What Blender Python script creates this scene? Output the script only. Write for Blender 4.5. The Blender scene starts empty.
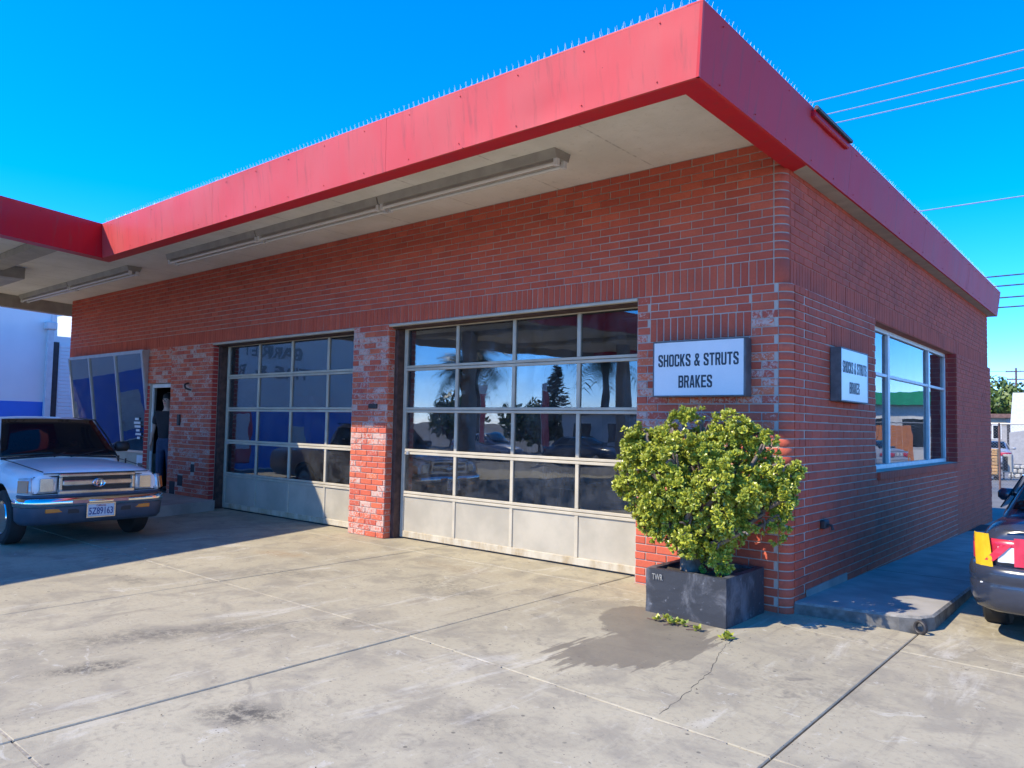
import bpy, bmesh, math, random
from math import sin, cos, pi, radians, sqrt, atan2
from mathutils import Vector, Matrix, Euler, noise as mnoise

sc = bpy.context.scene
COL = sc.collection
# ------------------------------------------------------------------ camera
CAMPOS = Vector((2.580, -6.705, 1.55))
yaw, pitch, roll = 0.700963, 0.0540128, 0.0198972
fw = Vector((-sin(yaw)*cos(pitch), cos(yaw)*cos(pitch), sin(pitch)))
rt = Vector((cos(yaw), sin(yaw), 0)); up = rt.cross(fw)
r2 = rt*cos(roll)+up*sin(roll); u2 = -rt*sin(roll)+up*cos(roll)
cam = bpy.data.cameras.new('camera'); camo = bpy.data.objects.new('camera', cam); COL.objects.link(camo)
cam.sensor_width = 36; cam.lens = 757.99/1024*36; cam.clip_start = .05; cam.clip_end = 6000
camo.matrix_world = Matrix(((r2.x, u2.x, -fw.x, CAMPOS.x), (r2.y, u2.y, -fw.y, CAMPOS.y), (r2.z, u2.z, -fw.z, CAMPOS.z), (0, 0, 0, 1)))
sc.camera = camo
# ------------------------------------------------------------------ light
SUN = Vector((.49, .857, -1.0)).normalized()
w = bpy.data.worlds.new('World'); sc.world = w; w.use_nodes = True
nt = w.node_tree; nt.nodes.clear()
sky = nt.nodes.new('ShaderNodeTexSky'); sky.sky_type = 'NISHITA'; sky.sun_disc = False
sky.sun_elevation = math.asin(-SUN.z); sky.sun_rotation = atan2(-SUN.x, -SUN.y)
sky.air_density = 1.0; sky.dust_density = 0.0; sky.ozone_density = 10.0; sky.altitude = 2500
hs = nt.nodes.new('ShaderNodeHueSaturation'); hs.inputs['Saturation'].default_value = 1.23
bg = nt.nodes.new('ShaderNodeBackground'); bg.inputs[1].default_value = .15
wo = nt.nodes.new('ShaderNodeOutputWorld')
nt.links.new(sky.outputs[0], hs.inputs['Color']); tint = nt.nodes.new('ShaderNodeMix'); tint.data_type = 'RGBA'; tint.blend_type = 'MULTIPLY'; tint.inputs[0].default_value = 1; tint.inputs[7].default_value = (1.03, .86, .93, 1)
nt.links.new(hs.outputs[0], tint.inputs[6]); nt.links.new(tint.outputs[2], bg.inputs[0]); nt.links.new(bg.outputs[0], wo.inputs[0])
sl = bpy.data.lights.new('sun', 'SUN'); sl.energy = 2.0; sl.angle = radians(.5); sl.color = (1, .90, .72)
so = bpy.data.objects.new('sun', sl); COL.objects.link(so); so.rotation_euler = SUN.to_track_quat('-Z', 'Y').to_euler(); so.location = (0, -20, 30)
vs = sc.view_settings; vs.view_transform = 'Standard'; vs.look = 'None'; vs.gamma = 1; vs.exposure = 1.78; vs.use_curve_mapping = False
sc.cycles.max_bounces = 8; sc.cycles.transparent_max_bounces = 12; sc.cycles.caustics_reflective = False; sc.cycles.caustics_refractive = False
sc.cycles.sample_clamp_indirect = 6
RND = random.Random(7)

# ------------------------------------------------------------------ materials
class G:
    def __init__(s, name):
        s.m = bpy.data.materials.new(name); s.m.use_nodes = True; s.t = s.m.node_tree; s.t.nodes.clear()
        s.out = s.n('ShaderNodeOutputMaterial')
    def n(s, k, **kw):
        x = s.t.nodes.new(k)
        for a, b in kw.items(): setattr(x, a, b)
        return x
    def l(s, a, b): s.t.links.new(a, b)
    def put(s, sock, v):
        if hasattr(v, 'links'): s.l(v, sock)
        elif isinstance(v, (tuple, list)) and len(v) == 3 and sock.type == 'RGBA': sock.default_value = (*v, 1)
        else: sock.default_value = v
    def math(s, op, a, b=0.0, clamp=False):
        x = s.n('ShaderNodeMath', operation=op, use_clamp=clamp); s.put(x.inputs[0], a); s.put(x.inputs[1], b); return x.outputs[0]
    def mix(s, f, a, b, mode='MIX'):
        x = s.n('ShaderNodeMix', data_type='RGBA', blend_type=mode); s.put(x.inputs[0], f); s.put(x.inputs[6], a); s.put(x.inputs[7], b); return x.outputs[2]
    def pos(s): return s.n('ShaderNodeNewGeometry').outputs['Position']
    def obj(s): return s.n('ShaderNodeTexCoord').outputs['Object']
    def noise(s, vec, scale, detail=4, rough=.55, dist=0):
        x = s.n('ShaderNodeTexNoise'); s.l(vec, x.inputs['Vector']); x.inputs['Scale'].default_value = scale; x.inputs['Detail'].default_value = detail
        x.inputs['Roughness'].default_value = rough; x.inputs['Distortion'].default_value = dist; return x.outputs['Fac']
    def scale(s, vec, v):
        x = s.n('ShaderNodeVectorMath', operation='MULTIPLY'); s.l(vec, x.inputs[0]); x.inputs[1].default_value = v; return x.outputs[0]
    def ramp(s, f, a, b):    # smoothstep a..b -> 0..1
        x = s.n('ShaderNodeMapRange', interpolation_type='SMOOTHSTEP'); s.put(x.inputs[0], f); x.inputs[1].default_value = a; x.inputs[2].default_value = b; return x.outputs[0]
    def attr(s, name):
        x = s.n('ShaderNodeAttribute', attribute_name=name); return x.outputs['Fac']
    def sep(s, vec):
        x = s.n('ShaderNodeSeparateXYZ'); s.l(vec, x.inputs[0]); return x.outputs
    def bump(s, h, strength=.3, dist=.01):
        x = s.n('ShaderNodeBump'); s.l(h, x.inputs['Height']); x.inputs['Strength'].default_value = strength; x.inputs['Distance'].default_value = dist; return x.outputs[0]
    def bsdf(s, col, rough=.6, metal=0., nrm=None, spec=.5, coat=0., **kw):
        b = s.n('ShaderNodeBsdfPrincipled'); s.put(b.inputs['Base Color'], col); s.put(b.inputs['Roughness'], rough); s.put(b.inputs['Metallic'], metal)
        b.inputs['Specular IOR Level'].default_value = spec; b.inputs['Coat Weight'].default_value = coat
        if nrm: s.l(nrm, b.inputs['Normal'])
        s.l(b.outputs[0], s.out.inputs[0]); s.b = b; return b

def simple(name, col, rough=.6, metal=0., var=.25, scale=6., bump=.15, bscale=60., col2=None, spec=.5, coat=0.):
    g = G(name); o = g.obj(); f = g.ramp(g.noise(o, scale, 6), .3, .7)
    c2 = col2 or tuple(c*(1-var) for c in col)
    c = g.mix(f, col, c2)
    fine = g.noise(o, bscale, 3)
    c = g.mix(g.math('MULTIPLY', fine, .25), c, tuple(x*.7 for x in col))
    g.bsdf(c, rough, metal, g.bump(fine, bump, .004) if bump else None, spec, coat)
    return g.m

def brickmat(name, reds, stain=0., stain_col=(.58, .47, .40), dirt=.25):
    g = G(name); p = g.pos(); r = g.attr('rnd')
    cr = g.n('ShaderNodeValToRGB'); g.l(r, cr.inputs[0]); e = cr.color_ramp.elements
    e[0].color = (*reds[0], 1); e[1].color = (*reds[-1], 1)
    for i, c in enumerate(reds[1:-1]): x = e.new((i+1)/(len(reds)-1)); x.color = (*c, 1)
    n1 = g.noise(p, 3.2, 5); n2 = g.noise(p, 45, 5, .65)
    c = g.mix(g.math('MULTIPLY', g.ramp(n1, .4, .75), dirt), cr.outputs[0], (.13, .05, .04))
    c = g.mix(g.math('MULTIPLY', g.ramp(n2, .35, .8), .35), c, tuple(x*.55 for x in reds[0]))
    if stain:
        a = g.math('ADD', g.math('MULTIPLY', g.noise(p, 30, 5, .75, .8), .75), g.math('MULTIPLY', g.noise(p, 5, 4, .6), .25)); sa = g.attr('stain')
        t = g.math('ADD', a, g.math('MULTIPLY', g.math('SUBTRACT', sa, .5), .20))
        f = g.ramp(t, .60-.15*stain, .68-.12*stain)
        c = g.mix(g.math('MULTIPLY', f, .8), c, stain_col)
    g.bsdf(c, .82, 0, g.bump(n2, .5, .004), .3)
    return g.m

MT = {}
MT['brick'] = brickmat('brick_red', [(.55, .108, .060), (.60, .122, .066), (.50, .094, .054), (.64, .138, .074)], 0.0, dirt=.18)
MT['used'] = brickmat('brick_whitewashed', [(.62, .125, .07), (.68, .155, .075), (.54, .10, .065), (.72, .175, .08)], .66)
MT['usedlite'] = brickmat('brick_light_residue', [(.58, .115, .066), (.64, .145, .072), (.52, .095, .06), (.68, .165, .08)], .45)
MT['maroon'] = brickmat('brick_maroon_paint', [(.60, .105, .054), (.64, .114, .058), (.56, .096, .050), (.62, .110, .056)], 0, dirt=.35)
MT['bright'] = brickmat('brick_bright_end', [(.50, .055, .042), (.54, .065, .045), (.45, .045, .038), (.52, .06, .045)], 0)
def mortar(name, c1, c2):
    g = G(name); p = g.pos(); f = g.ramp(g.noise(p, 2.2, 5), .35, .65); n2 = g.noise(p, 70, 4)
    c = g.mix(f, c1, c2); c = g.mix(g.math('MULTIPLY', n2, .35), c, tuple(x*.6 for x in c1)); g.bsdf(c, .9, 0, g.bump(n2, .5, .004), .2); return g.m
MT['mortar'] = mortar('mortar_grey', (.58, .50, .42), (.50, .42, .35))
MT['mortar_red'] = mortar('mortar_painted_over', (.58, .24, .17), (.50, .15, .10))
MT['mortar_dark'] = mortar('mortar_dark', (.17, .12, .10), (.25, .19, .16))

def redpaint(name, c1, c2, rough):
    g = G(name); p = g.pos()
    n1 = g.noise(g.scale(p, (1.2, 1.2, .35)), 1.6, 6, .6); n2 = g.noise(g.scale(p, (9, 9, .7)), 1.5, 5, .65); n3 = g.noise(p, 8, 5, .6)
    c = g.mix(g.ramp(n1, .35, .68), c1, c2)
    c = g.mix(g.math('MULTIPLY', g.ramp(n2, .52, .74), .42), c, (.25, .07, .06))
    chips = g.ramp(n3, .745, .76); c = g.mix(chips, c, (.22, .02, .02))
    g.bsdf(c, rough, 0, g.bump(g.noise(p, 5, 2), .10, .02), .25); return g.m
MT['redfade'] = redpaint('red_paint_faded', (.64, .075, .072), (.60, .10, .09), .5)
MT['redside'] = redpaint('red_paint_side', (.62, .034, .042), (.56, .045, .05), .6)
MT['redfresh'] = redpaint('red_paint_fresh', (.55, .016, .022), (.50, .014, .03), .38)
def soffitmat():
    g = G('soffit_plaster'); p = g.pos(); n1 = g.noise(p, 1.3, 6, .6); n2 = g.noise(p, 14, 6, .7, .4); n3 = g.noise(g.scale(p, (6, .5, 1)), 2.5, 4)
    c = g.mix(g.ramp(n1, .3, .7), (.80, .77, .69), (.68, .65, .57))
    c = g.mix(g.math('MULTIPLY', g.ramp(n2, .56, .72), .3), c, (.36, .33, .27)); c = g.mix(g.math('MULTIPLY', g.ramp(n3, .55, .8), .25), c, (.6, .56, .48))
    xx = g.math('ABSOLUTE', g.math('SUBTRACT', g.math('FRACT', g.math('ADD', g.math('MULTIPLY', g.sep(p)[0], .82), g.math('MULTIPLY', n1, .02))), .5)); c = g.mix(g.math('MULTIPLY', g.ramp(xx, .488, .497), g.math('MULTIPLY', g.ramp(n2, .35, .6), .5)), c, (.25, .22, .18))
    g.bsdf(c, .85, 0, g.bump(n2, .45, .012), .2); return g.m
MT['soffit'] = soffitmat()
MT['lip_beige'] = simple('lip_beige', (.50, .46, .38), .8, var=.2)

def concrete():
    g = G('forecourt_concrete'); p = g.pos(); oi = g.n('ShaderNodeObjectInfo').outputs['Random']
    big = g.noise(p, .45, 5, .6); mid = g.noise(p, 2.3, 7, .65, .5); fine = g.noise(p, 28, 5, .7); spk = g.noise(p, 120, 2)
    streak = g.noise(g.scale(p, (2.6, .55, 1)), 1.5, 6, .68, .7)
    c = g.mix(g.ramp(big, .3, .7), (.44, .385, .265), (.35, .305, .21))
    c = g.mix(g.math('MULTIPLY', g.ramp(mid, .44, .64), .7), c, (.25, .22, .165))
    c = g.mix(g.math('MULTIPLY', g.ramp(streak, .55, .73), .5), c, (.60, .56, .47))
    c = g.mix(g.math('MULTIPLY', g.ramp(fine, .48, .75), .6), c, (.22, .195, .15))
    blot = g.noise(p, 5.5, 5, .6, 1.2); c = g.mix(g.math('MULTIPLY', g.ramp(blot, .60, .72), .55), c, (.17, .15, .12))
    peel = g.noise(g.scale(p, (1, 1.6, 1)), 3.1, 8, .75, 1.4); c = g.mix(g.math('MULTIPLY', g.ramp(peel, .60, .66), .35), c, (.64, .61, .53))
    c = g.mix(g.math('MULTIPLY', oi, .14), c, (.35, .32, .27))
    vo = g.n('ShaderNodeTexVoronoi'); g.l(p, vo.inputs['Vector']); vo.inputs['Scale'].default_value = 7; gum = g.math('MULTIPLY', g.ramp(vo.outputs['Distance'], .10, .06), g.ramp(g.noise(p, 1.7, 2), .5, .56)); c = g.mix(g.math('MULTIPLY', gum, .7), c, (.09, .08, .065))
    vo2 = g.n('ShaderNodeTexVoronoi'); g.l(p, vo2.inputs['Vector']); vo2.inputs['Scale'].default_value = 31; c = g.mix(g.math('MULTIPLY', g.ramp(vo2.outputs['Distance'], .16, .10), g.ramp(g.noise(p, 3.1, 3), .52, .62)), c, (.13, .11, .09))
    tyre = g.ramp(g.noise(g.scale(p, (4.5, .35, 1)), 1.3, 5, .7, .3), .58, .72); c = g.mix(g.math('MULTIPLY', tyre, .35), c, (.18, .155, .12))
    wob = g.noise(p, 3.5, 6, .7)
    wobf = g.noise(p, 14, 6, .75)
    def spot(cx, cy, rx, ry, ang, k=.9):
        v = g.n('ShaderNodeVectorMath', operation='SUBTRACT'); g.l(p, v.inputs[0]); v.inputs[1].default_value = (cx, cy, 0)
        r = g.n('ShaderNodeVectorRotate', rotation_type='Z_AXIS'); g.l(v.outputs[0], r.inputs[0]); r.inputs['Angle'].default_value = -radians(ang)
        q = g.scale(r.outputs[0], (1/rx, 1/ry, 0)); ln = g.n('ShaderNodeVectorMath', operation='LENGTH'); g.l(q, ln.inputs[0])
        return g.math('ADD', ln.outputs['Value'], g.math('MULTIPLY', g.math('SUBTRACT', wob, .5), 2*k))
    def oil(cx, cy, rx, ry, ang, amt, col=(.055, .05, .045), edge=.15):
        nonlocal c
        d = spot(cx, cy, rx, ry, ang); f = g.ramp(d, 1.15, edge)
        f = g.math('MULTIPLY', f, g.math('ADD', .15, g.math('MULTIPLY', g.ramp(wobf, .38, .62), 1.0)), True)
        c = g.mix(g.math('MULTIPLY', f, amt, True), c, col)
    oil(-2.46, -4.72, .40, .16, 80, .75); oil(-2.9, -4.2, 1.0, .25, 70, .35); oil(-1.15, -4.46, .30, .19, 50, .8); oil(-.60, -4.33, .22, .10, 0, .4)
    oil(-2.6, -1.5, .9, .35, -20, .40); oil(-2.6, -3.6, 1.5, .28, 55, .28); oil(-3.2, -.75, .8, .22, 0, .35, (.2, .13, .07)); oil(-5.2, -1.6, .55, .2, 10, .45, (.34, .2, .08))
    oil(-.2, -3.6, .5, .25, 20, .22); oil(.9, -1.8, .6, .5, 20, .2); oil(-4.9, -3.4, .4, .2, 0, .4); oil(1.6, -.9, .7, .3, 30, .2, (.2, .18, .15)); oil(-4.2, -2.2, .8, .3, 40, .3)
    # damp run-off in front of the planter
    drip = g.noise(g.scale(p, (7, .5, 1)), 1.7, 4, .6)
    d1 = spot(-.56, -1.12, .44, .50, 0, .45); d2 = spot(-.30, -1.82, .36, .85, -14, .40)
    d2 = g.math('ADD', d2, g.math('MULTIPLY', g.math('SUBTRACT', drip, .46), 1.7))
    wet = g.math('MAXIMUM', g.ramp(d1, 1.06, .96), g.ramp(d2, 1.02, .93))
    c = g.mix(g.math('MULTIPLY', wet, g.math('ADD', .55, g.math('MULTIPLY', mid, .5)), True), c, (.17, .145, .11))
    rough = g.math('SUBTRACT', .85, g.math('MULTIPLY', wet, .25))
    h = g.math('ADD', g.math('MULTIPLY', fine, .6), g.math('MULTIPLY', spk, .4))
    g.bsdf(c, rough, 0, g.bump(h, .35, .006), .3); return g.m
MT['concrete'] = concrete()
MT['walk'] = simple('sidewalk_concrete', (.40, .375, .33), .85, var=.35, scale=2.5, bump=.3)
MT['kerb'] = simple('kerb_shaded_concrete', (.20, .19, .17), .9, var=.6, scale=9, bump=.5, bscale=30)  # stained kerb concrete, with the bush's shade put into its dark colour
MT['kerbtop'] = simple('kerb_edge', (.33, .31, .27), .9, var=.5, scale=14, bump=.5, bscale=30)
MT['asphalt'] = simple('asphalt_worn', (.19, .18, .165), .9, var=.3, scale=.8, bump=.3, bscale=90)
MT['street'] = simple('street_asphalt', (.16, .155, .145), .9, var=.3, scale=.5, bump=.3)
MT['joint_dark'] = simple('joint_tar', (.016, .014, .013), .7)
MT['joint_lite'] = simple('joint_filler', (.40, .35, .27), .9, var=.5, scale=30)
MT['cream'] = simple('door_cream_paint', (.60, .53, .40), .5, var=.22, scale=3.5, bump=.08)
MT['panel'] = simple('door_panel_paint', (.52, .465, .36), .55, var=.25, scale=2.2, bump=.1)
def grime():
    g = G('door_bottom_rail'); p = g.pos(); z = g.sep(p)[2]; n = g.noise(g.scale(p, (1, 1, .3)), 6, 6, .7)
    c = g.mix(g.ramp(n, .35, .75), (.56, .5, .38), (.36, .27, .15)); g.bsdf(c, .6, 0, g.bump(n, .2, .005)); return g.m
MT['grime'] = grime()
MT['jamb'] = simple('jamb_weathered_wood', (.12, .065, .05), .85, var=.6, scale=9, bump=.5, bscale=25)
MT['dark'] = simple('dark_void', (.02, .02, .022), .7)
MT['iron'] = simple('dark_iron', (.06, .055, .055), .6, metal=.3)
MT['white'] = simple('white_paint', (.76, .76, .74), .45, var=.1, bump=.04)
MT['winframe'] = simple('window_frame_white', (.82, .80, .75), .45, var=.15, scale=8, bump=.05)
MT['alum'] = simple('aluminium_frame', (.55, .55, .53), .4, metal=.6, var=.2)
MT['inwall'] = simple('interior_wall', (.16, .17, .19), .8)
MT['infloor'] = simple('interior_floor', (.11, .11, .11), .6)
MT['fixture'] = simple('fixture_grey', (.42, .40, .35), .6, var=.25, scale=4)
MT['tube'] = simple('fluorescent_tube_off', (.78, .77, .72), .25, var=.05, bump=0)
MT['signface'] = simple('sign_face_white', (.84, .83, .80), .3, var=.08, scale=2, bump=.02)
MT['signframe'] = simple('sign_cabinet_grey', (.16, .165, .17), .5, metal=.3, var=.4, scale=12)
MT['ink'] = simple('sign_ink', (.035, .045, .055), .5, var=.1, bump=0)
MT['bark'] = simple('jade_bark', (.27, .21, .165), .9, var=.5, scale=14, bump=.7, bscale=30)
MT['soil'] = simple('soil', (.09, .07, .05), .95, var=.6, scale=20, bump=.8)
MT['tan'] = simple('stucco_tan', (.42, .37, .29), .85, var=.2)
MT['rubber'] = simple('tyre_rubber', (.022, .022, .023), .75, var=.3, bump=.2)
MT['chrome'] = simple('chrome', (.80, .80, .79), .09, metal=1, var=.08, bump=0)
MT['chromew'] = simple('chrome_worn', (.62, .62, .61), .22, metal=1, var=.3, bump=0)
MT['blackp'] = simple('black_plastic', (.022, .023, .025), .5, var=.2)
MT['valance'] = simple('valance_grey_blue', (.055, .075, .105), .5, var=.25)
MT['amber'] = simple('amber_lens', (.75, .22, .03), .2, var=.1, bump=0, coat=.5)
MT['pinkref'] = simple('pink_reflector', (.75, .28, .22), .3, var=.2, bump=0)
MT['headlens'] = simple('headlight_lens', (.78, .80, .78), .15, metal=.25, var=.3, scale=18, bump=.15, bscale=120, coat=.8)
def carpaint(name, c, fl, rough=.3, dirt=.2):
    g = G(name); p = g.obj(); n = g.noise(p, 4, 5); n2 = g.noise(p, 30, 5, .7)
    col = g.mix(g.math('MULTIPLY', g.ramp(n, .4, .75), dirt), c, fl); col = g.mix(g.math('MULTIPLY', g.ramp(n2, .55, .8), dirt*.6), col, tuple(x*.6 for x in c))
    g.bsdf(col, rough, 0, None, .5, .5); g.b.inputs['Coat Roughness'].default_value = .06; return g.m
MT['silverwhite'] = carpaint('pickup_paint', (.90, .89, .87), (.74, .72, .70), .3, .25)
MT['navy'] = carpaint('sedan_paint', (.028, .036, .058), (.055, .06, .075), .22)
MT['redcar'] = carpaint('red_car_paint', (.5, .02, .03), (.4, .02, .03))
MT['greycar'] = carpaint('grey_car_paint', (.32, .35, .40), (.25, .27, .3))
MT['carglass'] = simple('car_glass', (.006, .009, .012), .05, var=.2, bump=0, spec=.2, coat=0)
MT['redlens'] = simple('red_lens', (.55, .02, .05), .25, var=.2, bump=0, coat=.5)
MT['redtape'] = simple('red_tape', (.68, .035, .075), .4, var=.2, scale=10, bump=.2)
MT['yellowtape'] = simple('yellow_tape', (.80, .50, .02), .45, var=.2, scale=10, bump=.3)
MT['plate'] = simple('licence_plate_white', (.66, .68, .70), .4, var=.1, bump=0)
MT['plateink'] = simple('plate_ink', (.03, .05, .2), .5, var=.1, bump=0)
MT['skin'] = simple('skin', (.62, .38, .28), .5, var=.1, bump=.05)
MT['tee'] = simple('black_tshirt', (.03, .03, .036), .9, var=.3)
MT['jeans'] = simple('dark_jeans', (.05, .075, .14), .9, var=.3, scale=20)
MT['hair'] = simple('dark_hair', (.02, .014, .01), .7)
MT['warewhite'] = simple('warehouse_white_blue', (.88, .87, .84), .6, var=.08, scale=.8, bump=.1)
MT['wareblue'] = simple('warehouse_blue_band', (.03, .20, .72), .5, var=.15, scale=1.5)
MT['stuccow'] = simple('stucco_white', (.70, .70, .68), .8, var=.15)
MT['stuccog'] = simple('stucco_grey', (.42, .40, .38), .8, var=.2)
MT['green'] = simple('green_fascia', (.02, .36, .17), .5)
MT['orange'] = simple('orange_boards', (.62, .20, .05), .7, var=.3)
MT['tile'] = simple('orange_roof_tile', (.55, .14, .06), .8, var=.3, scale=20)
MT['crate'] = simple('crate_wood', (.58, .33, .13), .75, var=.35, scale=12, bump=.3)
MT['galv'] = simple('galvanised_steel', (.45, .46, .46), .45, metal=.7, var=.2)
MT['rust'] = simple('rusty_post', (.2, .11, .09), .8, var=.4)
MT['wire'] = simple('cable_black', (.05, .05, .055), .6)
MT['wirelt'] = simple('cable_grey', (.30, .33, .40), .5)
MT['pole'] = simple('pole_wood', (.17, .10, .075), .9, var=.4)
MT['stone'] = simple('pale_rubble', (.52, .50, .45), .9, var=.4, scale=5)
MT['redbox'] = simple('tool_red', (.55, .03, .08), .35, var=.15)
MT['bluebox'] = simple('tarpaulin_blue', (.02, .10, .40), .5, var=.2)
MT['paper'] = simple('paper_white', (.7, .72, .74), .7, var=.1)
MT['yellowsign'] = simple('yellow_sign', (.8, .55, .03), .5)
MT['spike'] = simple('spike_clear_plastic', (.80, .80, .80), .25, var=.1, bump=0)

def leafmat(name, a, b, cc, rough=.38, red=None):
    g = G(name); r = g.attr('rnd'); p = g.pos(); n = g.noise(p, 3.0, 3)
    c = g.mix(r, a, b); c = g.mix(g.math('MULTIPLY', g.ramp(n, .45, .7), .5), c, cc)
    if red: c = g.mix(g.ramp(r, .994, .998), c, red)
    b_ = g.bsdf(c, rough, 0, None, .45); return g.m
MT['jade'] = leafmat('jade_leaf', (.10, .15, .02), (.52, .51, .05), (.27, .32, .035), .34, (.62, .2, .12))
MT['treeleaf'] = leafmat('tree_leaf', (.06, .10, .018), (.15, .20, .035), (.10, .15, .025), .5)
MT['palmleaf'] = leafmat('palm_leaf', (.03, .05, .015), (.07, .10, .03), (.05, .07, .02), .5)
MT['coniferleaf'] = leafmat('conifer_leaf', (.02, .04, .015), (.05, .07, .025), (.03, .05, .02), .6)

def glass(name, tint, base, rough=0.0, k=1.0, wav=.015):
    g = G(name); p = g.pos(); lw = g.n('ShaderNodeFresnel'); lw.inputs['IOR'].default_value = 1.6
    n = g.noise(p, 1.1, 2); nb = g.bump(n, wav, .15)
    gl = g.n('ShaderNodeBsdfGlossy'); gl.inputs['Roughness'].default_value = rough; gl.inputs['Color'].default_value = (.86, .86, .86, 1); g.l(nb, gl.inputs['Normal'])
    tr = g.n('ShaderNodeBsdfTransparent'); tr.inputs['Color'].default_value = (*tint, 1)
    f = g.math('ADD', g.math('MULTIPLY', lw.outputs[0], k), base, True)
    mx = g.n('ShaderNodeMixShader'); g.l(f, mx.inputs[0]); g.l(tr.outputs[0], mx.inputs[1]); g.l(gl.outputs[0], mx.inputs[2])
    df = g.n('ShaderNodeBsdfDiffuse'); df.inputs['Color'].default_value = (.50, .50, .50, 1); mx2 = g.n('ShaderNodeMixShader')
    dn = g.noise(p, 6, 5, .7); g.l(g.math('MULTIPLY', g.ramp(dn, .25, .8), .09), mx2.inputs[0]); g.l(mx.outputs[0], mx2.inputs[1]); g.l(df.outputs[0], mx2.inputs[2])
    g.l(mx2.outputs[0], g.out.inputs[0]); return g.m
MT['pane'] = glass('door_glass', (.55, .60, .64), .09, k=.75, wav=.022)
MT['winpane'] = glass('window_glass', (.45, .5, .55), .16, k=.8)
MT['shopglass'] = glass('shop_glass', (.35, .4, .48), .16, k=.8)

# ------------------------------------------------------------------ mesh helpers
def mesh(name, V, F, mat=None, smooth=False, rnd=None, stain=None):
    m = bpy.data.meshes.new(name); m.from_pydata([tuple(v) for v in V], [], F)
    if mat is not None:
        for k in (mat if isinstance(mat, (list, tuple)) else [mat]): m.materials.append(MT[k])
    if rnd is not None:
        a = m.attributes.new('rnd', 'FLOAT', 'FACE'); a.data.foreach_set('value', rnd)
    if stain is not None:
        a = m.attributes.new('stain', 'FLOAT', 'FACE'); a.data.foreach_set('value', stain)
    if smooth:
        m.polygons.foreach_set('use_smooth', [True]*len(m.polygons))
        m.set_sharp_from_angle(angle=radians(smooth if smooth is not True else 40))
    return m
def link(name, me, parent=None, loc=(0, 0, 0), rot=None):
    o = bpy.data.objects.new(name, me); COL.objects.link(o); o.location = loc
    if rot: o.rotation_euler = rot
    if parent: o.parent = parent
    return o
def tag(o, label=None, cat=None, group=None, kind=None):
    if label: o['label'] = label
    if cat: o['category'] = cat
    if group: o['group'] = group
    if kind: o['kind'] = kind
    return o
def thing(name, label, cat, loc=(0, 0, 0), rz=0, group=None):
    o = bpy.data.objects.new(name, None); COL.objects.link(o); o.location = loc; o.rotation_euler = (0, 0, rz); o.empty_display_size = .1
    return tag(o, label, cat, group)
def copy_tree(o, parent=None):
    c = o.copy(); COL.objects.link(c)
    if parent: c.parent = parent
    for ch in list(o.children): copy_tree(ch, c)
    return c

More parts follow.
